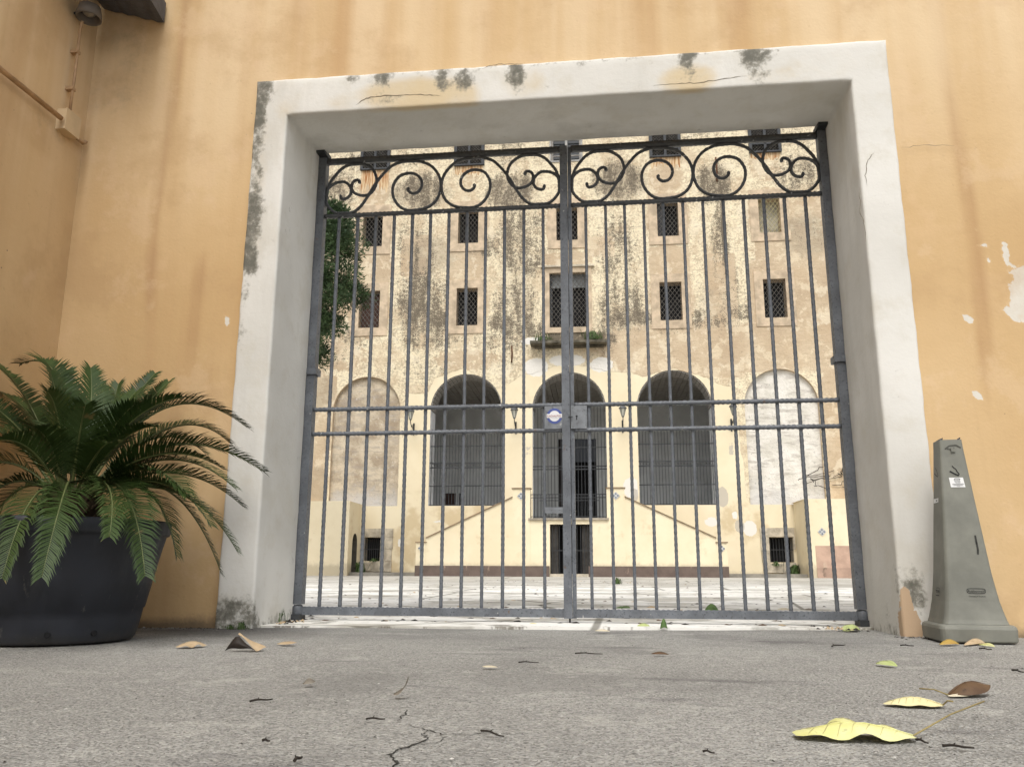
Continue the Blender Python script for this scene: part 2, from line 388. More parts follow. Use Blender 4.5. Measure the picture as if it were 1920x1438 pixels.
CRK = plain('hair_crack', (.17,.14,.10), .95, .3, 30, 0)
def wall_crack(pts, y, w_):
    rr = random.Random(len(pts)); P = [at(px, py, y) for px, py in pts]; Q = []
    for i in range(len(P)-1):
        for k in range(5): Q.append(P[i].lerp(P[i+1], k/5) + Vector((rr.uniform(-1,1), 0, rr.uniform(-1,1)))*.004)
    Q.append(P[-1]); vs = []
    for i, q in enumerate(Q):
        d_ = (Q[min(i+1, len(Q)-1)]-Q[max(0, i-1)]).normalized(); n2 = Vector((-d_.z, 0, d_.x)); ww = w_*rr.uniform(.3, 1)*min(1, i/4+.2, (len(Q)-1-i)/4+.2)/2
        vs += [q+n2*ww-Vector((0, WALL_Y, 0)), q-n2*ww-Vector((0, WALL_Y, 0))]
    MB().add(vs, [(2*i, 2*i+1, 2*i+3, 2*i+2) for i in range(len(Q)-1)]).build('hair_crack', CRK, wall)
wall_crack([(668,196),(684,186),(702,181),(735,179),(770,178),(800,178),(825,180)], 4.3485, .006)
wall_crack([(1225,162),(1265,157),(1300,156),(1350,150),(1400,143)], 4.3485, .005)
wall_crack([(905,128),(925,122),(950,121),(985,119)], 4.3485, .005)
wall_crack([(1640,285),(1627,300),(1622,330),(1626,350)], 4.3485, .004)
wall_crack([(1690,278),(1730,272),(1790,274)], 4.365, .004)
wall_crack([(1612,350),(1612,395),(1620,420),(1624,460)], 4.3485, .004)

# side wall meeting it at the corner
side = thing('side_wall', 'orange plastered side wall running from the corner at the left', 'wall', (-3.22, WALL_Y, 0))
V, F = grid_sheet(-9.0, 0.03, -.3, 5.0, .09, [])
me = bpy.data.meshes.new('plaster_face'); me.from_pydata([(.004*math.sin(a*2+b_), a, b_) for a, b_ in V.tolist()], [], [f[::1] for f in F.tolist()])
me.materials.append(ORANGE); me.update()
zz = V[:,1]; yy = V[:,0]
set_paint(me, (np.maximum(np.clip((.1-zz)/.1, 0, 1)*.8, gauss(yy, zz, [(-.3,2.83,.14,.1,.25)])), gauss(yy, zz, [(-.9,1.6,.03,.02,.7)]), gauss(yy, zz, [(-.15,3.9,.3,.9,.5),(-.4,2.75,.3,.12,.35)])))
link('plaster_face', me, side)
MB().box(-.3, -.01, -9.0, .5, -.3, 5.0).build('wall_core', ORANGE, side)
MB().box(-.36, .05, -9.05, .4, 5.002, 5.07).build('coping', plain('coping_stone', (.4,.36,.3)), side)
PIPE = plain('painted_conduit', (.42,.27,.15), .55, .3, 8, .15, .35)
BOXM = plain('cream_box', (.58,.44,.27), .5, .12, 6, .05, .4)
# conduit, junction box and hooded light on the side wall
cd = thing('wall_conduit', 'tan painted pipe running along the left side wall to a junction box', 'pipe', (-3.22, 4.1, 2.90))
MB().tube([(.045, -6.5, 0), (.045, -3, .004), (.045, -1, -.002), (.045, .0, 0)], .015, 10).build('pipe', PIPE, cd)
MB().tube([(.03, .145, -.03), (.03, .24, -.03), (.035, .255, -.01)], .012, 8).build('elbow', PIPE, cd)
for yk in (-.6, -1.6, -2.6): MB().box(.002, .072, yk, yk+.03, -.03, .03).build('clip', PIPE, cd)
jb = thing('junction_box', 'square cream junction box where two pipes meet on the side wall', 'junction box', (-3.22, 4.17, 2.91))
b = MB().box(.002, .060, -.055, .075, -.065, .065); b.build('box', BOXM, jb)
MB().box(.0605, .066, -.058, .078, -.068, .068).build('lid', BOXM, jb)
vp = thing('vertical_conduit', 'thin vertical cable pipe climbing from the junction box to the hooded light', 'pipe', (-3.22, 4.17, 2.978))
MB().tube([(.04, 0, .002), (.04, .003, .25), (.04, 0, .5), (.045, -.01, .56), (.07, -.03, .6)], .009, 8).build('pipe', PIPE, vp)
for zk in (.15, .4): MB().box(.002, .05, -.016, .018, zk, zk+.018).build('clip', PIPE, vp)
hl = thing('hooded_light', 'small round hooded wall light above the pipe near the left corner', 'light', (-3.22, 4.12, 3.60))
MB().lathe([(.0,.10),(.035,.098),(.062,.08),(.072,.04),(.074,.0),(.067,.0),(.062,.04),(.045,.065),(.0,.075)], 20, (.10, .03)).build('hood', plain('grey_hood', (.16,.14,.12), .5, .2, 6, .1), hl)
MB().lathe([(.0,.02),(.02,.022),(.035,.035),(.038,.06)], 16, (.10, .03)).build('lens', plain('dusty_lens', (.25,.24,.22), .3, .1, 6, 0, .5), hl)
MB().tube([(.003, .03, .04), (.10, .03, .085)], .012, 8).build('arm', DIRON, hl)
# dark eave piece
SLATE = plain('dark_slate', (.085,.088,.10), .6, .35, 5, .4, .4, bd=.02)
ev = thing('eave_piece', 'dark grey eave fragment jutting from the corner at the top left', 'eave', (-3.2, 4.36, 3.66))
def ragged(n, a, b, amp):
    return [Vector(a).lerp(Vector(b), i/n) + Vector((0, 0, random.uniform(-amp, amp) if 0 < i < n else 0)) for i in range(n+1)]
low = ragged(10, (.02, .0, .17), (.445, .0, .035), .010); nearp = ragged(10, (.02, -.62, .23), (.50, -.62, .10), .008)
vs = [*low, *nearp, *[p + Vector((0, 0, .14)) for p in low], *[p + Vector((0, 0, .14)) for p in nearp]]
n_ = 11; fs = []
for i in range(10):
    fs += [(i, i+1, n_+i+1, n_+i), (2*n_+i, 3*n_+i, 3*n_+i+1, 2*n_+i+1), (n_+i, n_+i+1, 3*n_+i+1, 3*n_+i), (i, 2*n_+i, 2*n_+i+1, i+1)]
fs += [(10, 2*n_+10, 3*n_+10, n_+10), (0, n_, 3*n_, 2*n_)]
b = MB(); b.add(vs, fs); b.build('slab', SLATE, ev)
MB().box(.03, .36, -.60, -.02, .345, .52).build('beam', SLATE, ev)

# ------------------------------------------------------------------ ground
def asphalt_mat():
    m = NM('asphalt', .93, .2).world()
    big = m.noise(.8, 4, .55); n1 = m.noise(90, 3, .7); n2 = m.noise(260, 2, .6)
    ag = m.vor(230, 'F1', out='Color'); sp = m.n.new('ShaderNodeSeparateColor'); m.l.new(ag, sp.inputs[0])
    ag2 = m.vor(150, 'F1', out='Color'); sp2 = m.n.new('ShaderNodeSeparateColor'); m.l.new(ag2, sp2.inputs[0])
    c = m.mix(m.step(big, .3, .7), (.33,.322,.298), (.43,.42,.39))
    c = m.mix(m.m('MULTIPLY', m.step(m.noise(2.6, 5, .6, seed=3), .52, .72), .35), c, (.45,.44,.405))
    c = m.mix(m.step(n1, .40, .68, 0, .55), c, (.11,.108,.10))
    c = m.mix(m.m('MULTIPLY', m.step(m.noise(38, 3, .7, seed=5), .56, .66), .45), c, (.52,.51,.475))
    c = m.mix(m.m('MULTIPLY', m.step(sp.outputs[0], .72, .80), .35), c, (.42,.41,.38))
    c = m.mix(m.m('MULTIPLY', m.step(sp.outputs[1], .84, .88), .55), c, (.07,.07,.066))
    c = m.mix(m.m('MULTIPLY', m.step(sp2.outputs[0], .965, .97), .7), c, (.5,.48,.44))
    c = m.mix(m.m('MULTIPLY', m.step(m.vor(95, 'F1', m.map((1, 1, 1), (5, 3, 0))), .20, .10), m.m('MULTIPLY', m.step(m.noise(3, 4, .6, seed=21), .4, .6), .6)), c, (.075,.073,.068))
    c = m.mix(m.m('MULTIPLY', m.step(m.noise(1.3, 6, .65, seed=22), .50, .62), .34), c, (.17,.166,.155))
    c = m.mix(m.m('MULTIPLY', m.step(m.noise(5, 6, .7, seed=23), .56, .66), .35), c, (.54,.525,.48))
    x, y, z = m.xyz()
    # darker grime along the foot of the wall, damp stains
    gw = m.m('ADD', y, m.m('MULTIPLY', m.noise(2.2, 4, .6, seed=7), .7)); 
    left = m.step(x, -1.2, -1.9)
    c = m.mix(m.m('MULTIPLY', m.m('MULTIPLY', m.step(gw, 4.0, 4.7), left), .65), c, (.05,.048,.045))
    st = m.noise(1, 4, .6, v=m.map((1.4, 4.5, 1)), seed=2)
    c = m.mix(m.m('MULTIPLY', m.step(st, .60, .70), .42), c, (.085,.08,.085))
    h = m.m('ADD', m.m('MULTIPLY', n1, .8), m.m('MULTIPLY', m.vor(130), .9))
    m.bump(h, 1.0, .008)
    return m.col(c)
ASPH = asphalt_mat()
def edge_y(x): return 4.42 + (min(max(x, IX0-.3), IX1+.3)+1.9)*.12 + .006*math.sin(x*9)
b = MB(); nx, ny = 150, 90
xs = np.linspace(-9, 9, nx+1)
for j in range(ny+1):
    for i in range(nx+1):
        x = xs[i]; t = j/ny; y = -6 + (edge_y(x)+6)*(1-(1-t)**1.3)
        b.v.append((x, y, -.003 + .004*math.sin(x*1.9+y)*math.sin(y*1.4+2)))
for j in range(ny):
    for i in range(nx): b.f.append((j*(nx+1)+i, j*(nx+1)+i+1, (j+1)*(nx+1)+i+1, (j+1)*(nx+1)+i)); b.m.append(0); b.sm.append(True)
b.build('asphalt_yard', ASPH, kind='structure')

def court_mat():
    m = NM('courtyard_concrete', .9, .2).world()
    big = m.noise(.35, 5, .6); st = m.noise(1, 6, .65, v=m.map((.55, .9, 1))); mid = m.noise(3, 5, .65)
    c = m.mix(m.step(big, .38, .62), (.72,.70,.645), (.82,.805,.76))
    c = m.mix(m.m('MULTIPLY', m.step(st, .50, .55), .75), c, (.42,.395,.34))
    c = m.mix(m.m('MULTIPLY', m.step(mid, .58, .66), .5), c, (.22,.205,.17))
    c = m.mix(m.m('MULTIPLY', m.step(m.noise(1, 6, .75, v=m.map((2.2, 4, 1))), .565, .61), .75), c, (.14,.12,.09))
    n = m.noise(1.2, 3, .5); wv = m.m('ADD', m.xyz()[1], m.m('MULTIPLY', n, .5))
    far = m.step(m.m('ADD', m.xyz()[1], m.m('MULTIPLY', m.noise(.5, 5, .6, seed=5), 9)), 17, 21)
    c = m.mix(m.m('MULTIPLY', far, .5), c, (.27,.25,.21))
    cr = m.step(m.vor(.55, 'DISTANCE_TO_EDGE', m.map((1,1,1))), .014, .006)
    c = m.mix(m.m('MULTIPLY', cr, .7), c, (.12,.11,.08))
    m.bump(m.m('ADD', m.noise(25, 5, .6), mid), .3, .02)
    return m.col(c)
COURT = court_mat()
b = MB()
xs = np.linspace(-2.0, 1.52, 60)
vs = [(x, edge_y(x)+.0015, .010) for x in xs] + [(x, 5.2, .012) for x in xs] + [(x, edge_y(x)+.0015, -.03) for x in xs]
b.add(vs, [(i, i+1, 60+i+1, 60+i) for i in range(59)] + [(120+i, 120+i+1, i+1, i) for i in range(59)])
b.quad((-30, 5.2, .012), (26, 5.2, .012), (26, 46, .012), (-30, 46, .012))
b.quad((-30, 4.9, .012), (-2.0, 4.9, .012), (-2.0, 5.2, .012), (-30, 5.2, .012))
b.quad((1.52, 4.9, .012), (26, 4.9, .012), (26, 5.2, .012), (1.52, 5.2, .012))
b.build('courtyard_pavement', COURT, kind='structure')
MB().quad((-400,-400,-.12), (400,-400,-.12), (400,400,-.12), (-400,400,-.12)).build('ground', plain('earth', (.16,.13,.09), .95, .3, .3, 0), kind='structure')

# ------------------------------------------------------------------ the palace across the courtyard
ANG = rad(.9735); DIST = 31.0
PX = Vector((math.cos(ANG), math.sin(ANG), 0)); PN = Vector((-math.sin(ANG), math.cos(ANG), 0))
palace = thing('palace', 'weathered cream palace with barred windows and five tall arches across the courtyard', 'palace', PN*DIST, ANG)
UC = -.955
ARX = [UC-3.95, UC, UC+3.95]; AR = 1.39; SPR = 6.25; ABASE = [2.57, 2.05, 2.57]
NIX = [UC-7.87, UC+7.87]; NR = 1.34; NSPR = 6.27
WX = [UC-7.93, UC-3.98, UC, UC+3.98, UC+7.9]
def arch_poly(cx, r, z0, zs, n=20):
    return [(cx-r, z0), (cx+r, z0)] + [(cx+r*math.cos(math.pi*i/n), zs+r*math.sin(math.pi*i/n)) for i in range(n+1)]
holes = [arch_poly(ARX[i], AR, ABASE[i], SPR) for i in range(3)] + [arch_poly(c, NR, 2.57, NSPR) for c in NIX]
def rectp(x0, x1, z0, z1): return [(x0,z0),(x1,z0),(x1,z1),(x0,z1)]
wins = []
for i, x in enumerate(WX):
    if i == 2:
        wins += [('W', x-.60, x+.60, 16.48, 18.3, i), ('A', x-.42, x+.42, 13.02, 14.45, i), ('B', x-.71, x+.71, 9.42, 11.65, i)]
    else:
        wins += [('W', x-.61, x+.61, 16.42, 18.3, i), ('A', x-.41, x+.41, 13.04, 14.5, i), ('B', x-.42, x+.42, 9.6, 11.14, i)]
cells = [(-8.7, -8.07, .53, 1.4), (6.15, 6.99, .53, 1.41)]
DOOR = None
holes += [rectp(a, b_, c, e) for _, a, b_, c, e, _ in wins] + [rectp(*c) for c in cells]
FX0, FX1, FZ = -17.5, 15.5, 21.0

def facade_paint(x, z):
    yb = np.interp(x, [-7.5,-7.3,-6.4,-6.2,-5,-3.7,-3.3,-2.8,-2.4,-1,.3,.8,1.4,1.8,3,4.3,4.6,5.2,5.5], [2.6,6.9,6.9,7.5,7.9,7.0,7.2,7.55,7.6,8.0,7.7,7.6,7.6,7.4,7.7,7.3,7.1,6.9,2.6])
    yel = np.where((x > -7.45) & (x < 5.5), 1/(1+np.exp(-(yb-z)*9)), 0)
    yel = np.maximum(yel, 1/(1+np.exp(-(2.6-z)*14)))
    # peach render: round the windows, down the right side, band above the arches
    pe = gauss(x, z, [(x0, 13.75, .85, 1.15, .8) for x0 in WX] + [(x0, 10.4, .9, 1.2, .8) for x0 in WX] + [(x0, 12.0, .75, .7, .5) for x0 in WX]
               + [(3.6,8.6,3.4,.9,.9),(8.6,11.5,1.0,3.2,.8),(6.9,12.2,1.2,.6,.8),(6.8,8.3,2.5,.8,.7),(-4.9,8.2,1.6,.5,.55),(9,5.5,.8,2.5,.8),(-10.9,5.5,.8,2.5,.75),(-8.9,15.6,.7,.8,.75),(-9.8,8.4,1.2,.7,.5),(3.0,15.6,.8,.8,.6),(6.9,15.8,.8,.8,.5),(-4.9,15.9,.5,.5,.5),(-8.9,12.0,.9,.5,.7),(1.8,17.2,.5,.4,.4)])
    mo = gauss(x, z, [(-6.9,15.4,1.0,.8,.85),(-7.0,12.9,.8,1.3,.6),(-3.2,15.2,.9,.9,.95),(-2.9,13.2,.9,1.3,.75),(-6.8,10.6,.9,1.5,.95),(-6.4,9.2,1.2,.6,.7),(-3.0,10.0,.9,1.3,.8),(-3.2,8.9,1.2,.5,.6),(1.1,15.5,.9,.9,.8),(1.0,12.6,.8,1.4,.65),(1.2,10.2,.9,1.1,.75),(4.9,15.2,.7,.8,.8),(8.1,15.5,.8,.8,.75),(5.0,12.8,.35,1.3,.8),(5.1,10.3,.8,1.2,.5),(8.3,12.6,.7,.8,.35),(-10.4,15.5,.8,1,.7),(-1.9,9.2,.5,.8,.6),(.5,9.0,.6,.9,.6),(-10.3,8.5,.6,.7,.5),(-.9,8.95,1.4,.2,.8),(-9.6,9.2,.7,.5,.55),(2.9,9.3,.8,.3,.55),(-6.7,7.9,1.2,.5,.4),(-3.3,8.2,.8,.5,.4),(-9.9,16.9,.6,.6,.55),(-7.2,17,.9,.6,.5),(-3.4,17,.8,.6,.5),(-2.2,16.9,.5,.6,.4),(1.1,17.2,.8,.3,.3),(4.4,17.2,.8,.3,.4),(8.3,17,.6,.6,.45)])
    mo *= (z > 2.6)
    def rects(L):
        v = np.zeros_like(x)
        for (a, b_, c_, e, s_) in L: v = np.maximum(v, s_*((x > a) & (x < b_) & (z > c_) & (z < e)))
        return v
    pe = np.maximum(pe, rects([(-7.65,-6.4,11.7,13.5,1),(-5.65,-4.2,11.45,12.7,1),(-1.9,.1,12.0,12.5,.8),(2.2,3.75,11.4,12.6,.95),(6.0,10.5,9.3,12.7,.95),(7.8,10.5,12.0,14.2,.9),(4.3,5.5,8.0,12.3,.85),(.9,5.6,7.3,8.9,.9),(5.5,9.9,7.5,9.4,.85),(-9.6,-8.1,11.5,12.7,.9),(-11.2,-10.1,6.3,7.6,1.1),(-10.9,-10.3,2.7,4.2,1.0),(-.3,.9,12.3,13.1,.8),(-12,-9.9,8.0,11.2,.6),(8.3,10,2.6,7,.8)]))
    pe *= 1 - rects([(5.5,6.3,11.9,12.9,.9),(8.5,9.6,13.0,13.6,.5)])
    mo = np.maximum(mo, gauss(x, z, [(-7.05,12.9,.10,1.0,1.0),(-7.05,10.5,.12,1.7,1.1),(5.15,13.3,.09,1.9,1.5),(5.1,15.2,.1,.8,1.0),(-4.2,12.9,.8,.5,.75),(-2.6,12.3,.9,.7,.8),(-5.9,9.9,1.2,.35,1.0),(-3.6,9.7,.6,.3,1.0),(-2.6,9.4,.8,.35,.9),(1.6,9.75,1.1,.3,.9),(4.2,9.6,.9,.35,.9),(5.6,9.9,.5,.4,.7),(-.9,9.0,1.3,.25,1.3),(.4,8.9,.5,.3,1.3)]))
    wash = gauss(x, z, [(-6.4,12.6,1.0,.8,.8),(-4.8,12.9,1.0,.35,.7),(-7,15.3,1.3,.7,.8),(-3.2,15.2,1.0,.7,.8),(1.3,15.4,1.0,.8,.8),(5,15.3,.6,.8,.8),(8.3,12.9,.9,.9,.9),(-6.5,10.0,1.3,.9,.5),(8.3,15.3,.7,.8,.5),(1.8,9.6,1.6,.5,.55),(-10.6,15.5,.6,1,.5),(4.4,10.2,.7,.9,.5),(-3,11.4,.8,1.2,.5),(-.9,8.2,1.5,.35,.35),(-10.7,7,.6,.7,.9),(-10.6,3.4,.4,.7,.9)])
    lower = gauss(x, z, [(-6.6,1.4,.9,.9,.30),(-5.2,2.2,1.2,.4,.28),(5.2,1.9,.9,.7,.25),(-7.4,.25,.4,.3,.3)])
    return yel, np.maximum(mo, lower*.9), pe, wash

def facade_mat():
    m = NM('palace_plaster', .92, .15)
    p = m.attr('paint'); x, y, z = m.xyz()
    big = m.noise(.7, 4, .6); mid = m.noise(2.2, 6, .65); hi = m.noise(7.5, 6, .72); vhi = m.noise(22, 3, .7)
    strk = m.noise(1, 5, .65, v=m.map((3.2, 3.2, .55))); hz = m.noise(1, 5, .65, v=m.map((1.3, 1, 5.5)))
    fl = m.noise(13, 6, .75); rg = m.noise(1, 6, .75, v=m.map((3.5, 3, 9)), seed=0)
    grey = m.mix(m.step(mid, .35, .65), (.50,.41,.285), (.60,.51,.37))
    c = m.mix(m.step(m.m('ADD', fl, m.m('MULTIPLY', m.m('SUBTRACT', mid, .5), .5)), .44, .50), grey, (.77,.68,.49))
    c = m.mix(m.m('MULTIPLY', m.step(rg, .52, .58), .45), c, (.42,.355,.255))
    pm = m.step(m.m('ADD', p[2], m.m('MULTIPLY', m.m('SUBTRACT', m.noise(5, 5, .7), .5), .9)), .44, .54)
    pc = m.mix(m.step(big, .35, .65), (.46,.35,.235), (.56,.45,.315)); pc = m.mix(m.m('MULTIPLY', m.step(rg, .50, .58), .35), pc, (.42,.32,.22)); pc = m.mix(m.m('MULTIPLY', m.step(m.noise(1.7, 6, .7, seed=11), .53, .58), .55), pc, (.72,.62,.45))
    c = m.mix(m.m('MULTIPLY', pm, .90), c, pc)
    c = m.mix(m.m('MULTIPLY', m.step(m.noise(.8, 6, .7, seed=41), .50, .60), .5), c, (.50,.38,.25))
    c = m.mix(m.m('MULTIPLY', m.step(m.noise(1.1, 5, .65, seed=42), .56, .62), .5), c, (.76,.68,.52))
    wa = m.step(m.m('ADD', p[3], m.m('MULTIPLY', m.m('SUBTRACT', mid, .5), 1.6)), .25, .95)
    c = m.mix(m.m('MULTIPLY', wa, .62), c, (.35,.29,.21))
    mo = m.m('ADD', m.m('MULTIPLY', p[1], .225), m.m('ADD', m.m('MULTIPLY', hi, .55), m.m('ADD', m.m('MULTIPLY', strk, .5), m.m('ADD', m.m('MULTIPLY', mid, .3), m.m('MULTIPLY', rg, .25)))))
    mo = m.m('SUBTRACT', mo, m.m('MULTIPLY', pm, .05))
    c = m.mix(m.m('MULTIPLY', m.step(mo, .90, 1.0), .45), c, (.34,.295,.215))
    sp = m.m('ADD', mo, m.m('MULTIPLY', m.m('SUBTRACT', m.noise(26, 4, .75), .5), 1.1))
    c = m.mix(m.m('MULTIPLY', m.step(sp, .94, 1.0), .88), c, (.11,.09,.068))
    # yellow render of the lower storey
    yc = m.mix(m.step(big, .3, .7), (.72,.62,.43), (.78,.69,.50))
    yc = m.mix(m.m('MULTIPLY', m.step(m.m('ADD', m.noise(1.1, 5, .6, seed=6), m.m('MULTIPLY', p[1], .8)), .60, .80), .65), yc, (.52,.40,.23))
    yc = m.mix(m.m('MULTIPLY', m.step(m.noise(5, 5, .7, seed=2), .66, .72), .4), yc, (.34,.29,.2))
    yc = m.mix(m.m('MULTIPLY', m.step(m.noise(1.3, 3, .6, seed=12), .735, .745), .9), yc, (.66,.64,.60))
    ym = m.step(m.m('ADD', p[0], m.m('MULTIPLY', m.m('SUBTRACT', mid, .5), .7)), .47, .53)
    c = m.mix(ym, c, yc)
    q = m.attr('patch'); jn = m.m('MULTIPLY', m.m('SUBTRACT', hi, .5), .9)
    c = m.mix(m.step(m.m('ADD', q[0], jn), .5, .56), c, (.74,.71,.65)); c = m.mix(m.m('MULTIPLY', m.step(m.m('ADD', q[1], jn), .5, .56), .8), c, (.46,.42,.36))
    c = m.mix(m.m('MULTIPLY', m.step(m.m('ADD', z, m.m('MULTIPLY', hi, .3)), .42, .2), .5), c, (.3,.25,.17))
    h = m.m('ADD', m.m('MULTIPLY', hi, m.m('SUBTRACT', 1.1, ym)), m.m('MULTIPLY', hz, m.m('SUBTRACT', 1.0, ym)))
    m.bump(h, .5, .05)
    return m.col(c)
PAL = facade_mat()
V, F = grid_sheet(FX0, FX1, 0, FZ, .11, holes)
fme = sheet_mesh('facade_wall', V, F, 0, PAL, facade_paint)
_wp = gauss(V[:,0], V[:,1], [(1.30,3.2,.28,.36,1),(5.5,1.72,.24,.26,1),(4.15,1.95,.22,.16,1),(-2.2,7.85,.45,.35,.9),(.3,7.9,.45,.3,.8),(-1,8.1,.7,.25,.8),(-7.3,1.2,.12,.2,.7),(-5.9,2.0,.3,.1,.6),(5.0,2.2,.1,.15,.8),(-2.3,8.9,.5,.15,.8)])
_gp = gauss(V[:,0], V[:,1], [(4.6,2.85,.2,.35,1),(5.15,1.8,.16,.22,1),(1.45,2.95,.12,.25,.8),(-6.0,4.2,.35,.25,.5),(-2.5,4.6,.2,.25,.55),(5.0,4.6,.15,.3,.6)])
set_paint(fme, (_wp, _gp, _wp*0), 'patch')
link('facade_wall', fme, palace)
STONE = plain('old_stone', (.52,.46,.36), .9, .4, 3, .5, .2, bd=.03)
PEACH = plain('peach_render', (.55,.44,.315), .9, .3, 2.5, .3, .15, bd=.02)
GREYW = plain('portico_grey', (.72,.73,.72), .9, .12, 1.2, .1, .15)
VAULT = plain('ceiling_planks', (.30,.27,.23), .9, .2, 4, .2, .15)
WHITEJ = plain('white_jamb', (.78,.78,.77), .85, .12, 3, .1, .2)
BRICK = plain('grey_brick', (.33,.31,.28), .9, .3, 5, .4, .15, bd=.01)
# body behind the wall: sides, top, back so that no light leaks in
b = MB()
b.box(FX0, FX1, 7.5, 7.8, 0, FZ); b.box(FX0, FX0+.3, .02, 7.5, 0, FZ); b.box(FX1-.3, FX1, .02, 7.5, 0, FZ); b.box(FX0+.3, FX1-.3, .02, 7.5, FZ-.3, FZ)
b.box(FX0+.3, FX1-.3, .06, 7.5, 8.22, 8.4)
b.build('building_core', plain('core_plaster', (.4,.34,.24), .9, .2, 2, 0), palace)
b = MB(); b.box(FX0-.25, FX1+.25, -.35, .3, FZ+.001, FZ+.25); b.build('cornice', STONE, palace)

# windows
def clip_lattice(mb, x0, x1, z0, z1, y, s, t, asp=1.25):
    """diagonal bars clipped to a rectangle"""
    W, H = x1-x0, z1-z0
    for sg in (1, -1):
        k = -math.ceil(H/(s*asp)) - 1
        while k*s < W + H/asp + s:
            # line x = k*s + sg*(z/asp)
            a0 = (k*s if sg == 1 else k*s); pts = []
            def X(zv): return a0 + (zv/asp if sg == 1 else -zv/asp)
            zlo, zhi = 0, H
            if sg == 1:
                zlo = max(zlo, (0-a0)*asp); zhi = min(zhi, (W-a0)*asp)
            else:
                zlo = max(zlo, (a0-W)*asp); zhi = min(zhi, (a0-0)*asp)
            if zhi - zlo > .02:
                xa, xb = X(zlo)+x0, X(zhi)+x0; za, zb = zlo+z0, zhi+z0
                mb.tube([(xa, y+.004*sg, za), (xb, y+.004*sg, zb)], t, 3, smooth=False, cap=False)
            k += 1
def frame_mb(x0, x1, z0, z1, wd, ya, yb, m=0):
    b = MB()
    b.box(x0-wd, x0, ya, yb, z0-wd, z1+wd); b.box(x1, x1+wd, ya, yb, z0-wd, z1+wd)
    b.box(x0, x1, ya, yb, z1, z1+wd); b.box(x0, x1, ya, yb, z0-wd, z0); return b
for kind, x0, x1, z0, z1, i in wins:
    nm = 'window'
    wo_ = MB(); D = .45      # lined recess closed by the dark room behind
    wo_.quad((x0,0,z0),(x1,0,z0),(x1,D,z0),(x0,D,z0)); wo_.quad((x0,0,z1),(x0,D,z1),(x1,D,z1),(x1,0,z1))
    wo_.quad((x0,0,z0),(x0,D,z0),(x0,D,z1),(x0,0,z1)); wo_.quad((x1,0,z0),(x1,0,z1),(x1,D,z1),(x1,D,z0))
    wn = wo_.build('window', PEACH, palace)
    b = MB().quad((x0,D,z0),(x1,D,z0),(x1,D,z1),(x0,D,z1))
    if kind == 'A' and i == 4:
        b.build('pane', plain('whitewashed_pane', (.50,.47,.38), .8, .35, 2, 0), wn)
    elif kind == 'W' and i == 2:
        b.build('pane', GLASSD, wn)
        fb = MB(); fb.box(x0, x0+.07, .25, .32, z0, z1); fb.box(x1-.07, x1, .25, .32, z0, z1); fb.box((x0+x1)/2-.05, (x0+x1)/2+.05, .25, .32, z0, z1)
        for zk in (z0, z0+.33, z0+.68, z0+1.03, z0+1.38): fb.box(x0+.071, x1-.071, .262, .31, zk, zk+.035)
        fb.build('sash', WFRAME, wn)
        frame_mb(x0, x1, z0, z1, .07, -.03, .05).build('window_frame', WFRAME, palace)
    else:
        b.build('pane', DARK if kind != 'W' else SHUT, wn)
    if kind == 'W' and i != 2:     # box grating over louvred shutters
        g = MB(); g.box(x0-.02, x0+.10, -.10, .12, z0, z1); g.box(x1-.10, x1+.02, -.10, .12, z0, z1)
        g.box(x0+.10, x1-.10, -.10, .12, z0, z0+.06); g.box((x0+x1)/2-.05, (x0+x1)/2+.05, -.09, .1, z0+.06, z1)
        g.box(x0+.10, x1-.10, -.09, .1, z0+.34, z0+.46)
        g.build('grating_frame', SHUT, wn)
        MB().box(x0+.1, x1-.1, .16, .2, z0+.06, z1).build('dark_backing', DARK, wn)
        g = MB(); clip_lattice(g, x0+.1, (x0+x1)/2-.05, z0+.46, z1, -.02, .115, .014, 1.0); clip_lattice(g, (x0+x1)/2+.05, x1-.1, z0+.46, z1, -.02, .115, .014, 1.0)
        clip_lattice(g, x0+.1, x1-.1, z0+.06, z0+.34, -.02, .125, .016, 1.0)
        g.build('grille', LATT, wn)
    if kind in 'AB':
        g = MB(); clip_lattice(g, x0, x1, z0, z1, .05, .165, .0115, 1.35)
        g.build('grille', LATT if not (kind == 'A' and i == 4) else plain('yellowed_iron', (.55,.5,.3)), wn)
        if not (kind == 'A' and i == 4):
            if kind == 'B' and i == 2:
                MB().box(x0+.02, x1-.02, .2, .25, z1-.55, z1).build('pale_panel', plain('faded_panel', (.22,.23,.23), .8, .2, 3, 0), wn)
                MB().box(x0, x0+.10, .08, .28, z0, z1).build('shutter', SHUT, wn)
            if kind == 'A' and i == 3: MB().box(x0+.02, x0+.32, .15, .22, z0, z1).build('shutter', SHUT, wn)
            if kind == 'B' and i == 0: MB().box(x0+.02, x1-.02, .3, .33, z0, z1-.1).build('shutter', BROWN, wn)
        fw_ = .34 if kind == 'A' else .33
        if not (kind == 'B' and i == 2):
            fr = frame_mb(x0-.002, x1+.002, z0-.002, z1+.002, fw_, -.035, .0)
            fr.build('window_surround', PEACH, palace)
        else:
            frame_mb(x0-.002, x1+.002, z0, z1+.002, .22, -.05, .0).build('window_surround', PEACH, palace)
            MB().box(x0-.35, x1+.35, -.12, -.001, z1+.23, z1+.30).build('cap_moulding', STONE, palace)
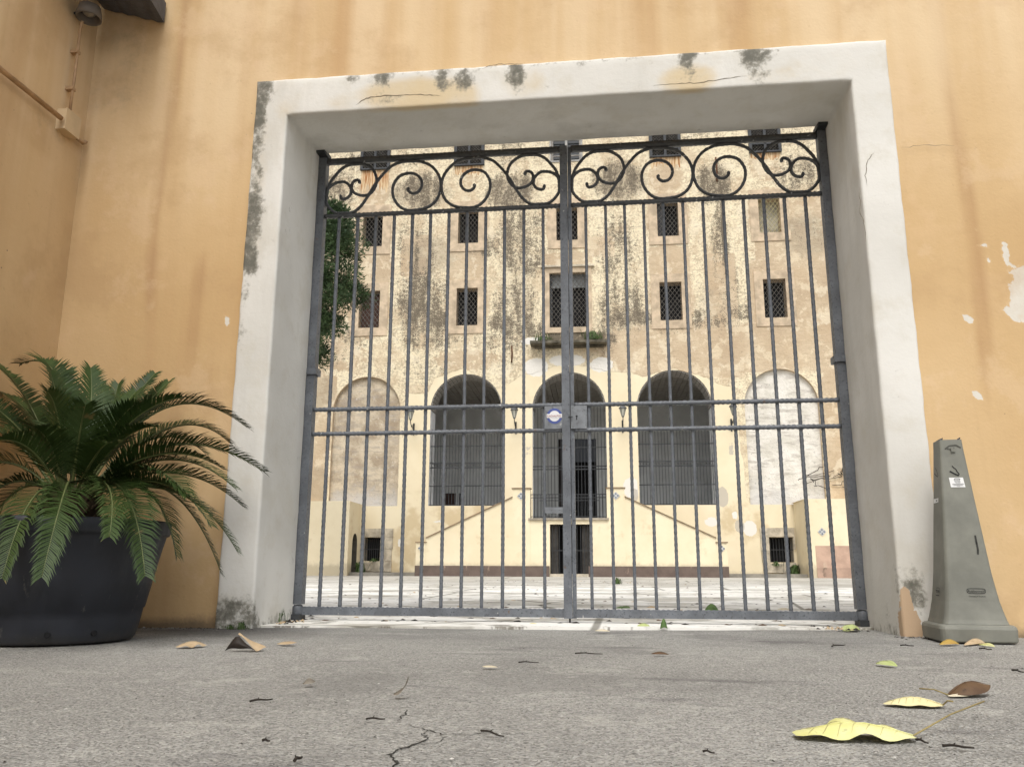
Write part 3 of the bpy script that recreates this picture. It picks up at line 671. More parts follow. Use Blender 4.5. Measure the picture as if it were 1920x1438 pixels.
# rust runs below the top windows: iron wash as thin ragged plaster crust
RUSTS = NM('rust_wash', .9, .1)
_n = RUSTS.noise(1, 4, .6, v=RUSTS.map((22, 1, 1.2))); _c = RUSTS.mix(RUSTS.step(_n, .42, .6), (.66,.52,.33), (.36,.17,.07)); RUSTS = RUSTS.col(_c)
for i, hgt in ((0, 1.2), (1, .45), (3, .5), (4, .35)):
    x = WX[i]; n_ = 26; vs = []; fs = []
    for k in range(n_+1):
        xx = x-.58+1.16*k/n_; hh = hgt*(.45+.55*random.random())
        vs += [(xx, -.006, 16.418), (xx, -.006, 16.418-hh*.5), (xx, -.003, 16.418-hh)]
    for k in range(n_): fs += [(3*k, 3*k+1, 3*k+4, 3*k+3), (3*k+1, 3*k+2, 3*k+5, 3*k+4)]
    MB().add(vs, fs).build('rust_stain', RUSTS, palace)

# arches: white plastered jambs, brick linings, vaults, the grey portico behind
TH = 1.0
room = MB()
PZ = 2.0
for i, cx in enumerate(ARX):
    z0_ = ABASE[i]
    al = MB()
    al.quad((cx-AR, 0, z0_), (cx-AR, TH, z0_), (cx-AR, TH, SPR), (cx-AR, 0, SPR)); al.quad((cx+AR, TH, z0_), (cx+AR, 0, z0_), (cx+AR, 0, SPR), (cx+AR, TH, SPR))
    al.quad((cx-AR, 0, z0_), (cx+AR, 0, z0_), (cx+AR, TH, z0_), (cx-AR, TH, z0_))
    lin = al.build('arch_lining', WHITEJ, palace)
    # backing strip over the bricks
    n_ = 26; vs = []
    for k in range(n_+1):
        a = math.pi*k/n_; vs += [(cx+AR*math.cos(a), .0, SPR+AR*math.sin(a)), (cx+AR*math.cos(a), TH, SPR+AR*math.sin(a))]
    MB().add(vs, [(2*k, 2*k+2, 2*k+3, 2*k+1) for k in range(n_)]).build('mortar', plain('mortar_grey', (.10,.095,.085), .95, .2, 6, 0), lin)
    bm_ = MB(); wb = AR*math.pi/n_*.86/2; bm_.box(-wb, wb, .03, TH-.03, -.035, 0)
    bme = bm_.mesh('brick', BRICK)
    for k in range(n_):
        a = math.pi*(k+.5)/n_; rr = AR-.006 - random.uniform(0, .01)
        o = link('brick', bme, lin, (cx+rr*math.cos(a), 0, SPR+rr*math.sin(a)), (0, -(a-math.pi/2), 0))
RD, CZ = 6.5, 7.72
room.quad((-9, .02, PZ), (7.2, .02, PZ), (7.2, RD, PZ), (-9, RD, PZ))
room.box(-9.2, -9.0, .4, RD, 1.8, 8.2); room.box(7.2, 7.4, .4, RD, 1.8, 8.2)
room.box(-9.0, -6.4, .4, .5, 1.8, 8.2); room.box(4.5, 7.2, .4, .5, 1.8, 8.2)
room.build('portico_room', GREYW, palace)
b = MB(); cuts = [(-7.0, -6.35, PZ, 3.62), (-6.2, -6.05, PZ, 3.62), (-1.66, .05, PZ, 6.05)]
xs_ = -9.0
for (a, c_, z0_, z1_) in cuts:
    b.box(xs_, a, RD, RD+.2, PZ, 8.2); b.box(a, c_, RD, RD+.2, z1_, 8.2); xs_ = c_
b.box(xs_, 7.2, RD, RD+.2, PZ, 8.2)
b.build('portico_wall', GREYW, palace)
# plank ceiling running back into the portico
b = MB(); x = -9.0
while x < 7.2:
    b.box(x, x+.20, TH+.002, RD, CZ+random.uniform(0, .02), CZ+.06); x += .225
b.box(-9, 7.2, TH+.002, RD, CZ+.061, CZ+.10); b.build('plank_ceiling', VAULT, palace, kind='stuff')
MB().box(-6.98, -6.37, RD+.08, RD+.12, PZ, 3.60).build('portico_door', BROWN, palace)
d1 = MB().box(-1.64, -.98, RD+.08, RD+.12, PZ, 6.03); d1.build('portico_door', plain('brown_black_door', (.03,.022,.02), .6, .3, 3, 0), palace)
MB().box(-8, 6.5, RD+.6, RD+.7, PZ, 8).build('dark_passage', DARK, palace)
MB().box(-.98, .04, RD+.13, RD+.16, 5.0, 6.03).build('door_light', plain('blue_dark_glass', (.02,.028,.045), .3, .2, 2, 0, .5), palace)

# arch grilles
def arch_grille(cx, z0_, ztop, rails, full):
    r = AR - .005; y = .12
    g = thing_part = MB()
    for zk in rails:
        t = .017
        g.box(cx-r, cx+r, y-t, y+t, zk-t, zk+t)
    gr_ = g.build('arch_grille', GRILLE, palace)
    nb = 24 if not full else 22
    vb = MB()
    for k in range(nb):
        x = cx - r + (k+.5)*2*r/nb
        zt = ztop if not full else min(ztop, SPR + math.sqrt(max(0, r*r-(x-cx)**2)) - .02)
        vb.tube([(x, y, z0_), (x, y, zt)], .014, 4, smooth=False)
        if not full: vb.tube([(x, y, zt), (x, y-.01, zt+.07)], [.012, .001], 4, cap=False)
        if not full and k < nb-1:
            # small ring ornaments between the two middle rails
            xm = x + r/nb; c_ = [(xm+.042*math.cos(q*math.pi/4), y, 4.10+.06*math.sin(q*math.pi/4)) for q in range(9)]
            vb.tube(c_, .006, 3, smooth=False, cap=False)
    vb.build('grille_bars', GRILLE, gr_, kind='stuff')
    return gr_
arch_grille(ARX[0], 2.57, 5.46, (5.40, 4.84, 4.19, 4.01, 3.32, 2.60), False)
arch_grille(ARX[2], 2.57, 5.46, (5.40, 4.84, 4.19, 4.01, 3.32, 2.60), False)
cg = arch_grille(ARX[1], 2.05, 6.3, (5.42, 4.74, 4.03, 3.92, 2.12), True)
MB().box(ARX[1]-.03, ARX[1]+.03, .09, .15, 2.06, 5.42).build('gate_stile', GRILLE, cg)

# blind niches: walled up arches
def niche_mat(name, c0, c1):
    m = NM(name, .92, .15); mid = m.noise(1.8, 6, .65); hz = m.noise(1, 5, .65, v=m.map((1.2,1,5)))
    c = m.mix(m.step(mid, .35, .65), c0, c1); c = m.mix(m.m('MULTIPLY', m.step(hz, .5, .62), .5), c, (.33,.29,.25))
    c = m.mix(m.m('MULTIPLY', m.step(m.noise(6, 5, .7), .58, .68), .45), c, (.70,.68,.63))
    z = m.xyz()[2]
    c = m.mix(m.m('MULTIPLY', m.step(m.m('ADD', z, m.m('MULTIPLY', mid, 2.2)), 4.6, 3.7), .7), c, (.60,.59,.57))
    c = m.mix(m.m('MULTIPLY', m.step(m.noise(11, 5, .75, seed=3), .60, .66), .5), c, (.14,.13,.11))
    m.bump(m.m('ADD', hz, m.noise(12, 5, .7)), .6, .04); return m.col(c)
NM1 = niche_mat('niche_masonry', (.36,.29,.21), (.58,.50,.38)); NM2 = niche_mat('niche_lime', (.60,.57,.50), (.74,.71,.65))
for cx, mt in zip(NIX, (NM1, NM2)):
    poly = arch_poly(cx, NR, 2.57, NSPR, 20); vs = []; 
    b = MB(); b.add([(x, .16, z) for x, z in poly], [tuple(range(len(poly)))]); pn = b.build('niche_panel', mt, palace)
    n_ = len(poly); b = MB(); b.add([(x, 0, z) for x, z in poly] + [(x, .16, z) for x, z in poly], [(i, (i+1) % n_, (i+1) % n_+n_, i+n_) for i in range(n_)])
    b.build('niche_reveal', PEACH, pn)

# broken balcony slab with weeds under the middle window
bs = MB(); 
top = [(-2.40,8.80),(-1.9,8.83),(-1.2,8.80),(-.5,8.81),(.2,8.84),(.52,8.8)]

for k in range(14):
    xa = -2.40+2.92*k/14; bs.box(xa+.001, xa+2.92/14, -.5-random.random()*.06, 0, 8.66+random.random()*.012, 8.755+random.random()*.03)
bs.box(-2.25, .4, -.14, 0, 8.58, 8.655)
slab_o = bs.build('balcony_slab', plain('mossy_stone', (.14,.125,.095), .95, .5, 4, .6, .1, bd=.03), palace)
# iron anchors and a pipe stub on the wall
for (x, za, zb) in ((-3.15, 8.05, 8.72), (5.0, 15.25, 16.3)):
    MB().tube([(x, -.06, za), (x+.02, -.06, (za+zb)/2), (x, -.05, zb)], .03, 6).build('iron_anchor', RUST, palace)

# cellar windows with old stone surrounds
for (x0, x1, z0_, z1_), sx0, sx1 in ((cells[0], -8.88, -7.6), (cells[1], 5.85, 7.05)):
    cw = MB(); D = .5
    cw.quad((x0,0,z0_),(x1,0,z0_),(x1,D,z0_),(x0,D,z0_)); cw.quad((x0,0,z1_),(x0,D,z1_),(x1,D,z1_),(x1,0,z1_))
    cw.quad((x0,0,z0_),(x0,D,z0_),(x0,D,z1_),(x0,0,z1_)); cw.quad((x1,0,z0_),(x1,0,z1_),(x1,D,z1_),(x1,D,z0_))
    cwo = cw.build('cellar_window', STONE, palace)
    for bx in ((sx0, sx1, z1_+.01, z1_+.33), (sx0, x0-.005, z0_+.35, z1_), (sx0+.02, x0-.005, z0_-.02, z0_+.34), (x1+.005, sx1, z0_+.45, z1_), (x1+.005, sx1-.03, z0_, z0_+.44), (sx0+.04, (x0+x1)/2, .17, z0_-.03), ((x0+x1)/2+.01, sx1-.02, .15, z0_-.01)):
        if bx[1]-bx[0] > .03:
            MB().box(bx[0], bx[1], -.05-random.random()*.02, -.001, bx[2], bx[3]).build('stone', STONE, cwo)
    MB().quad((x0,D,z0_),(x1,D,z0_),(x1,D,z1_),(x0,D,z1_)).build('pane', DARK, cwo)
    g = MB()
    for k in range(8): xx = x0+(k+.5)*(x1-x0)/8; g.tube([(xx,.08,z0_),(xx,.08,z1_)], .011, 4, smooth=False)
    g.box(x0, x1, .065, .078, (z0_+z1_)/2-.012, (z0_+z1_)/2+.012)
    g.build('grille', DIRON, cwo)

YEL = NM('yellow_render', .9, .15)
_b = YEL.noise(.8, 4, .6); _c = YEL.mix(YEL.step(_b, .3, .7), (.72,.62,.43), (.78,.69,.50))
_c = YEL.mix(YEL.m('MULTIPLY', YEL.step(YEL.noise(1.6, 5, .65, seed=3), .55, .72), .5), _c, (.58,.45,.27))
_c = YEL.mix(YEL.m('MULTIPLY', YEL.step(YEL.noise(4.5, 6, .75, seed=5), .66, .72), .55), _c, (.28,.24,.17))
_z = YEL.xyz()[2]; _c = YEL.mix(YEL.m('MULTIPLY', YEL.step(YEL.m('ADD', _z, YEL.m('MULTIPLY', YEL.noise(4, 5, .7), .5)), .78, .5), .5), _c, (.30,.25,.17))
YEL.bump(YEL.noise(8, 5, .6), .3, .02); YEL = YEL.col(_c)
def plinth_mat(n, a, b_):
    m = NM(n, .9, .15); c = m.mix(m.step(m.noise(2.5, 4, .6), .35, .65), a, tuple(q*1.25 for q in a))
    c = m.mix(m.m('MULTIPLY', m.step(m.noise(1, 5, .7, v=m.map((2.6,1,.9))), .60, .68), .7), c, b_); m.bump(m.noise(9, 5, .6), .3, .02); return m.col(c)
PLB = plinth_mat('brown_plinth_paint', (.125,.095,.08), (.42,.31,.23)); PLP = plinth_mat('pink_plinth_paint', (.42,.29,.22), (.52,.40,.30))
COPE = plain('brown_coping', (.26,.19,.12), .85, .3, 4, .3)
TILEM = plain('blue_white_tile', (.45,.46,.46), .4, .1, 10, 0, .5); TILED = plain('tile_pattern', (.05,.07,.11), .4, .2, 10, 0, .5)
def tile(parent, x, y, z, r=.14):
    t = MB().add([(x-r,y,z),(x,y,z-r),(x+r,y,z),(x,y,z+r),(x-r,y-.02,z),(x,y-.02,z-r),(x+r,y-.02,z),(x,y-.02,z+r)], [(4,5,6,7),(0,1,5,4),(1,2,6,5),(2,3,7,6),(3,0,4,7)]).build('tile', TILEM, parent)
    p = MB()
    for dx, dz in ((.065,0),(-.065,0),(0,.065),(0,-.065)):
        p.add([(x+dx-.03,y-.024,z+dz),(x+dx,y-.024,z+dz-.03),(x+dx+.03,y-.024,z+dz),(x+dx,y-.024,z+dz+.03)], [(0,1,2,3)])
    p.build('tile_motif', TILED, t)

# projecting blocks left and right of the stairs (two wings that flank the court)
BY = -2.0
def arch_poly2(cy, r, z0, zs, n=10): return [(cy-r, z0), (cy+r, z0)] + [(cy+r*math.cos(math.pi*i/n), zs+r*math.sin(math.pi*i/n)) for i in range(n+1)]
for (x0, x1, xf, lab) in ((-16.5, -8.80, -8.72, 'left'), (7.03, 14.8, 7.0, 'right')):
    b = MB(); zt = 2.61
    if lab == 'left':
        b.quad((x0,BY,0),(xf,BY,0),(xf,BY,zt),(x0,BY,zt)); b.quad((x0,BY,zt),(xf,BY,zt),(x1,0,zt),(x0,0,zt))
        bl_ = b.build('side_block', YEL, palace)
        # return face with the small arched door cut into it
        hp = arch_poly2(-1.05, .36, .12, 1.15)
        V, F = grid_sheet(BY, 0, 0, zt, .25, [hp]); me = bpy.data.meshes.new('return_wall')
        def fx(y): return xf + (x1-xf)*(y-BY)/(-BY)
        me.from_pydata([(fx(a), a, c_) for a, c_ in V.tolist()], [], F.tolist()); me.materials.append(YEL); me.update(); link('return_wall', me, bl_)
        ad = MB(); n_ = len(hp); ad.add([(fx(a), a, c_) for a, c_ in hp] + [(fx(a)-.35, a, c_) for a, c_ in hp], [(i, (i+1) % n_, (i+1) % n_+n_, i+n_) for i in range(n_)] )
        ado = ad.build('arched_door', plain('dark_reveal', (.10,.09,.07), .9, .3, 4, .2), bl_)
        MB().add([(fx(a)-.3, a, c_) for a, c_ in hp], [tuple(range(n_))]).build('door_leaf', DIRON, ado) if False else MB().add([(fx(a)-.3, a, c_) for a, c_ in hp], [tuple(range(n_))]).build('door_leaf', plain('dark_door', (.03,.032,.034), .7, .3, 4, .2), bl_)
    else:
        b.quad((xf,BY,1.06),(x1,BY,1.06),(x1,BY,zt),(xf,BY,zt)); b.quad((xf,BY,zt),(x1,BY,zt),(x1,0,zt),(xf,0,zt)); b.quad((xf,BY,0),(xf,BY,zt),(7.09,0,zt),(7.09,0,0))
        bl_ = b.build('side_block', YEL, palace)
        MB().box(xf+.25, x1, BY-.015, BY, .345, 1.06).build('painted_band', PLP, bl_)
        MB().box(xf+.25, x1, BY-.03, BY, 0, .343).build('plinth', plinth_mat('low_plinth_paint', (.36,.25,.19), (.16,.12,.09)), bl_)
        MB().quad((xf,BY,0),(xf+.25,BY,0),(xf+.25,BY,1.06),(xf,BY,1.06)).build('corner_strip', YEL, bl_)
        tile(bl_, 7.5, BY, 1.52)
# kerb in front of the cellar windows
for (x0, x1) in ((-8.7, -6.35), (4.35, 7.2)):
    MB().box(x0, x1, -1.75, -.001, 0, .13).build('kerb', plain('kerb_concrete', (.26,.24,.2), .9, .3, 3, .3), palace)

# ------------------------------------------------------------------ double staircase
st = thing('double_staircase', 'pale yellow double staircase rising to the middle arch of the palace', 'staircase', PN*DIST, ANG)
SY = -2.0
def side_poly(sgn):
    # outline of the parapet wall in (x,z), mirrored about the middle arch
    pts = [(-2.90,0),(-2.90,2.70),(-5.93,1.30),(-5.93,0)]
    return pts if sgn < 0 else [(2*UC-x, z) for x, z in pts][::-1]
for sgn in (-1, 1):
    M = (lambda x: x) if sgn < 0 else (lambda x: 2*UC-x)
    def bx(mb, a, b_, *r): a, b_ = M(a), M(b_); return mb.box(min(a,b_), max(a,b_), *r)
    MB().prism(side_poly(sgn), SY, SY+.18).build('parapet', YEL, st)
    # sloping coping
    a, b_ = (-5.93, 1.302), (-2.90, 2.702)
    cp = [(M(a[0]), a[1]), (M(b_[0]), b_[1]), (M(b_[0]), b_[1]+.038), (M(a[0]), a[1]+.038)]
    MB().prism(cp if sgn < 0 else cp[::-1], SY-.045, SY+.22).build('coping', COPE, st)
    bx(MB(), -2.90+.001, -2.28, SY-.012, SY+.25, 0, 3.0).build('pillar', YEL, st)
    bx(MB(), -2.93, -2.25, SY-.05, SY+.3, 3.001, 3.04).build('pillar_cap', COPE, st)
    bx(MB(), -6.28, -5.931, SY-.012, SY+.25, 0, 1.15).build('pillar', YEL, st)
    bx(MB(), -6.31, -5.90, SY-.05, SY+.3, 1.151, 1.185).build('pillar_cap', COPE, st)
    tile(st, M(-2.60), SY-.013, 2.75); tile(st, M(-6.1), SY-.013, .96, .11)
    for k in range(12):
        x0_ = -5.9 + k*.25; bx(MB(), x0_, x0_+.25 if k < 11 else -2.28, SY+.181, -.002, 0, .165*(k+1)).build('step', STONE, st)
    bx(MB(), -6.30, -1.62, SY-.04, SY-.013, 0, .37).build('plinth', PLB, st)
# middle wall below the landing with the low door
DX0, DX1, DZ = -1.60, -.22, 1.78
MB().box(-2.279, DX0, SY, SY+.25, 0, 1.92).build('landing_wall', YEL, st)
MB().box(DX1, .369, SY, SY+.25, 0, 1.92).build('landing_wall', YEL, st)
MB().box(DX0, DX1, SY, SY+.25, DZ, 1.92).build('landing_wall', YEL, st)
MB().box(-2.34, .43, SY-.07, 0, 1.921, 1.99).build('landing_slab', plain('slab_stone', (.34,.30,.24), .85, .3, 4, .3), st)
MB().box(DX0+.0, DX1, SY-.02, SY+.25, .0, .11).build('door_step', STONE, st)
dr = MB().box(DX0, DX1, SY+1.2, SY+1.24, .11, DZ).build('low_door', DARK, st)
MB().box(DX0, DX0+.28, SY+.22, SY+.27, .12, DZ-.01).build('side_panel', plain('grey_brown_panel', (.055,.05,.045), .8, .3, 4, 0), dr)
MB().box(DX1-.28, DX1, SY+.22, SY+.27, .12, DZ-.01).build('side_panel', plain('grey_brown_panel', (.055,.05,.045), .8, .3, 4, 0), dr)
g = MB()
for k in range(11): xx = DX0+.08+k*(DX1-DX0-.16)/10; g.tube([(xx, SY+.1, .11), (xx, SY+.1, DZ)], .012, 5, smooth=False)
g.box(DX0, DX1, SY+.085, SY+.115, .88, .905); g.build('door_grille', DIRON, dr)
# landing railing
rl = MB()
for zk in (2.80, 2.69): rl.box(-2.26, .36, SY-.03, SY-.005, zk-.012, zk+.012)
rl.box(-2.26, .36, SY-.03, SY-.005, 2.03, 2.05); rl.box(-1.95, .1, SY-.03, SY-.005, 2.58, 2.6)
ro = rl.build('railing', GRILLE, st)
rb = MB().tube([(0,0,0),(0,0,.8)], .0085, 5, smooth=False).mesh('baluster', GRILLE)
for k in range(25): link('baluster', rb, ro, (-2.25+k*2.6/24, SY-.018, 1.99))

# ------------------------------------------------------------------ wall lanterns
GL = plain('lantern_glass', (.42,.42,.36), .35, .15, 5, 0, .5); LM = plain('lantern_metal', (.09,.095,.10), .5, .3, 6, .2, .4)
def make_lantern():
    t = link('wall_lantern', None)
    k = 6
    MB().lathe([(.145,.28),(.15,.30),(.10,.37),(.045,.40),(.04,.44),(.0,.45)], k, (0,-.62), smooth=False).build('lantern_roof', LM, t)
    MB().lathe([(.045,.0),(.115,.28)], k, (0,-.62), smooth=False, cap=True).build('lantern_glass', GL, t)
    b = MB()
    for j in range(k):
        a = 2*math.pi*j/k; b.tube([(.047*math.cos(a), -.62+.047*math.sin(a), 0), (.12*math.cos(a), -.62+.12*math.sin(a), .285)], .009, 4, smooth=False)
    b.lathe([(.0,-.05),(.03,-.04),(.05,.0),(.0,.01)], k, (0,-.62)); b.build('lantern_cage', LM, t)
    b = MB().tube([(0,-.62,-.05),(0,-.6,-.13),(0,-.5,-.2),(0,-.3,-.22),(0,-.05,-.38)], .016, 6)
    b.tube([(0,-.5,-.2),(0,-.42,-.28),(0,-.36,-.24),(0,-.40,-.19)], .010, 5); b.tube([(0,-.3,-.22),(0,-.15,-.12),(0,-.02,-.14)], .012, 5)
    b.box(-.03,.03,-.025,0,-.52,-.05); b.build('bracket', DIRON, t)
    return t
L0 = make_lantern(); spots = [-6.93, -2.98, 1.05, 5.05]
labs = ['street lantern on a bracket between the walled niche and the left open arch', 'street lantern on the pier just left of the middle arch',
        'street lantern on the pier just right of the middle arch', 'street lantern on a bracket between the right open arch and the pale niche']
def copy_tree(o, parent=None):
    c = o.copy(); COL.objects.link(c)
    if parent is not None: c.parent = parent
    for ch in list(o.children): copy_tree(ch, c)
    return c
kids = None
for i, (x, lb) in enumerate(zip(spots, labs)):
    o = L0 if i == 0 else copy_tree(L0)
    p = PN*DIST + PX*x; o.location = (p.x, p.y, 5.78); o.rotation_euler = (0, 0, ANG)
    tag(o, lb, 'wall lantern', 'lanterns on the palace wall')

# ------------------------------------------------------------------ the iron gate
GY = 4.95
def wavy(a, b_, r, amp=.0016, per=.028, n=4, mb=None, flat=1.0):
    a, b_ = Vector(a), Vector(b_); L = (b_-a).length; k = max(2, int(L/(per/2.0)))
    rs = [r + (amp if i % 2 else -amp)*random.uniform(.5, 1.3) for i in range(k+1)]
    mb = mb or MB(); mb.tube([a.lerp(b_, i/k) for i in range(k+1)], rs, n, smooth=True, flat=flat); return mb
def catmull(P, n=6):
    P = [Vector(p) for p in P]; P = [P[0]*2-P[1]] + P + [P[-1]*2-P[-2]]; out = []
    for i in range(1, len(P)-2):
        for k in range(n):
            t = k/n; a, b_, c_, e = P[i-1], P[i], P[i+1], P[i+2]
            out.append(.5*((2*b_) + (c_-a)*t + (2*a-5*b_+4*c_-e)*t*t + (3*b_-a-3*c_+e)*t*t*t))
    out.append(P[-2]); return out
S_BIG = [(455,655),(440,668),(455,700),(490,705),(550,680),(585,620),(570,540),(500,475),(430,468),(340,490),(260,560),(232,650),(250,760),(320,850),(400,897),(500,908),(620,890),(720,820),(800,710),(930,490),(1040,350),(1140,255),(1280,200),(1400,190),(1540,200),(1680,260),(1780,370),(1830,490),(1828,620),(1770,760),(1660,850),(1520,893),(1380,885),(1270,830),(1190,720),(1165,600),(1185,500),(1260,400),(1390,362),(1500,395),(1560,470),(1565,560),(1520,630),(1450,652),(1400,630),(1375,590),(1395,570)]
C_BIG = [(700,490),(690,455),(655,445),(610,470),(590,520),(598,580),(640,630),(730,662),(820,655),(890,600),(935,500),(930,410),(890,320),(810,255),(730,225),(640,222),(530,235),(430,290),(340,390),(285,470),(248,570)]
def uvn(u, v):
    x = (u-235)/1600; tp = 235-.04*(u-235)-6; bt = 908-.015*(u-235)+8
    return x, (bt-v)/(bt-tp)
RZ = dict(r1=2.98, r2=2.585, r3=1.283, r4=1.128, r5=.062)
def build_leaf(nm, xh, xc, bars, label, mirror, extra):
    """xh hinge post centre, xc meeting stile centre"""
    t = thing(nm, label, 'gate', (xh, GY, 0), 0, None)
    sx = 1 if xc > xh else -1; W = abs(xc-xh); X = lambda x: x - xh
    L = lambda a, b_: (min(a, b_), max(a, b_))
    pw = .031
    MB().box(-pw, pw, -pw, pw, .10, 3.0).build('hinge_post', IRON, t)
    cw = .024 if xh < 0 else .011
    MB().box(X(xc)-cw, X(xc)+cw, -.027 if xh < 0 else -.005, .02 if xh < 0 else .04, .035, 2.995).build('meeting_stile', IRON, t)
    a, b_ = L(sx*pw, X(xc)-sx*cw)
    MB().box(a, b_, -.015, .015, RZ['r1']-.016, RZ['r1']+.016).build('top_rail', IRON, t) if False else wavy((a, 0, RZ['r1']), (b_, 0, RZ['r1']), .024, .0012).build('top_rail', SCROLL, t)
    for k in ('r2', 'r3', 'r4'): wavy((a, -.004, RZ[k]), (b_, -.004, RZ[k]), .0165, .0024).build('rail', SCROLL if k == 'r2' else IRON, t)
    MB().box(a, b_, -.018, .018, RZ['r5']-.022, RZ['r5']+.020).build('bottom_rail', IRON, t)
    wv = wavy((a, -.012, RZ['r5']+.022), (b_, -.012, RZ['r5']+.022), .006, .002); wv.build('bottom_bead', IRON, t)
    me = wavy((0, .004, RZ['r5']+.02), (0, .004, RZ['r2']-.01), .0128, .0012, .035).mesh('bar', IRON)
    for k, x in enumerate(bars):
        o = link('bar', me, t, (X(x), 0, 0), (0, 0, random.uniform(-.06, .06)))
    # scrolls: two S curves and two C curves mirrored about the leaf's middle
    x0_, x1_ = a+.001, b_-.001; half = (x1_-x0_)/2; zb, zt = RZ['r2']+.013, RZ['r1']-.02
    for side_ in (0, 1):
        for curve, nm2 in ((S_BIG, 's_scroll'), (C_BIG, 'c_scroll')):
            pts = []
            for u, v in curve:
                nx_, nz_ = uvn(u, v); nx_ = min(max(nx_, .006), .994)
                xx = x0_ + nx_*half if side_ == 0 else x1_ - nx_*half
                pts.append((xx, 0, zb + min(max(nz_, .02), .985)*(zt-zb)))
            pp = catmull(pts, 4); n_ = len(pp)
            rs = [.0102 + (.0010 if i % 2 else -.0008) for i in range(n_)]
            for q in range(4): rs[q] += .0012; 
            MB().tube(pp, rs, 5, smooth=True, flat=1.25).build(nm2, SCROLL, t)
    extra(t, X)
    return t
PLATE = iron('plate_paint', (.15,.16,.172))
def ex_left(t, X):
    # lock plate with round sticker, pull bar, drop bolt, collars
    pl_ = MB().box(X(-.384), X(-.276), -.022, .022, 1.135, 1.275).build('lock_plate', PLATE, t)
    ct = Vector((X(-.3235), -.024, 1.213)); r = .047
    def disc(r_, y, nm2, mt, par, seg=28):
        vs = [(ct.x, y, ct.z)] + [(ct.x+r_*math.cos(2*math.pi*i/seg), y, ct.z+r_*math.sin(2*math.pi*i/seg)) for i in range(seg)]
        vs += [(x, y+.001, z) for x, _, z in vs[1:]]
        return MB().add(vs, [(0, i+1, (i+1) % seg+1) for i in range(seg)] + [(i+1, seg+1+i, seg+1+(i+1) % seg, (i+1) % seg+1) for i in range(seg)]).build(nm2, mt, par)
    stk = disc(r, -.0235, 'sticker', plain('sticker_blue', (.07,.10,.30), .5, .1, 20, 0), pl_)
    disc(r*.70, -.0246, 'sticker_disc', plain('sticker_white', (.72,.72,.72), .5, .05, 20, 0), stk)
    MB().box(ct.x-r*1.0, ct.x+r*1.02, -.0262, -.0254, ct.z-.011, ct.z+.013).build('sticker_band', plain('sticker_white', (.72,.72,.72), .5, .05, 20, 0), stk)
    text(stk, 'RADIALPOL', (ct.x-.001, -.0272, ct.z-.0055), .0165, (.30,.05,.05))
    MB().box(X(-.384), X(-.276), -.02, .004, .632, .668).build('pull_bar', PLATE, t)
    MB().tube([(X(-.245), .0, -.0), (X(-.245), .0, .05)], .006, 8).build('drop_bolt', DIRON, t)
def ex_right(t, X):
    pl_ = MB().box(X(-.225), X(-.128), -.022, .022, 1.135, 1.275).build('lock_plate', PLATE, t)
    b = MB(); seg = 10; b.add([(X(-.19)+.0065*math.cos(2*math.pi*i/seg), -.0228, 1.21+.0065*math.sin(2*math.pi*i/seg)) for i in range(seg)], [tuple(range(seg))])
    b.add([(X(-.1935), -.0229, 1.188), (X(-.1865), -.0229, 1.188), (X(-.188), -.0229, 1.208), (X(-.192), -.0229, 1.208)], [(0,1,2,3)])
    b.build('keyhole', DARK, pl_)
    MB().tube([(X(-.214), -.034, 1.205), (X(-.240), -.034, 1.205)], .0035, 6).build('latch_pin', DIRON, pl_)
def text(parent, s, loc, size, colr, rot=(math.pi/2, 0, 0), align='CENTER'):
    cu = bpy.data.curves.new('lettering', 'FONT'); cu.body = s; cu.size = size; cu.align_x = align; cu.extrude = 0.0002; cu.resolution_u = 2
    tmp = bpy.data.objects.new('tmp', cu); COL.objects.link(tmp)
    me = bpy.data.meshes.new_from_object(tmp); bpy.data.objects.remove(tmp); bpy.data.curves.remove(cu)
    me.name = 'lettering'; me.materials.clear(); me.materials.append(plain('ink', colr, .6, .1, 20, 0))
    return link('lettering', me, parent, loc, rot)
lbars = [-1.742,-1.615,-1.492,-1.368,-1.246,-1.125,-1.003,-.883,-.761,-.638,-.513,-.389]
rbars = [-.116,.010,.130,.25,.372,.495,.619,.745,.868,.992,1.117,1.243]
HL, HR = -1.872, 1.372
gl = build_leaf('gate_leaf', HL, -.254, lbars, 'left leaf of the grey iron gate, with the round blue sticker on its lock plate', False, ex_left)
gr2 = build_leaf('gate_leaf', HR, -.2165, rbars, 'right leaf of the grey iron gate, with the keyhole in its lock plate', True, ex_right)
tag(gl, group='leaves of the iron gate'); tag(gr2, group='leaves of the iron gate')
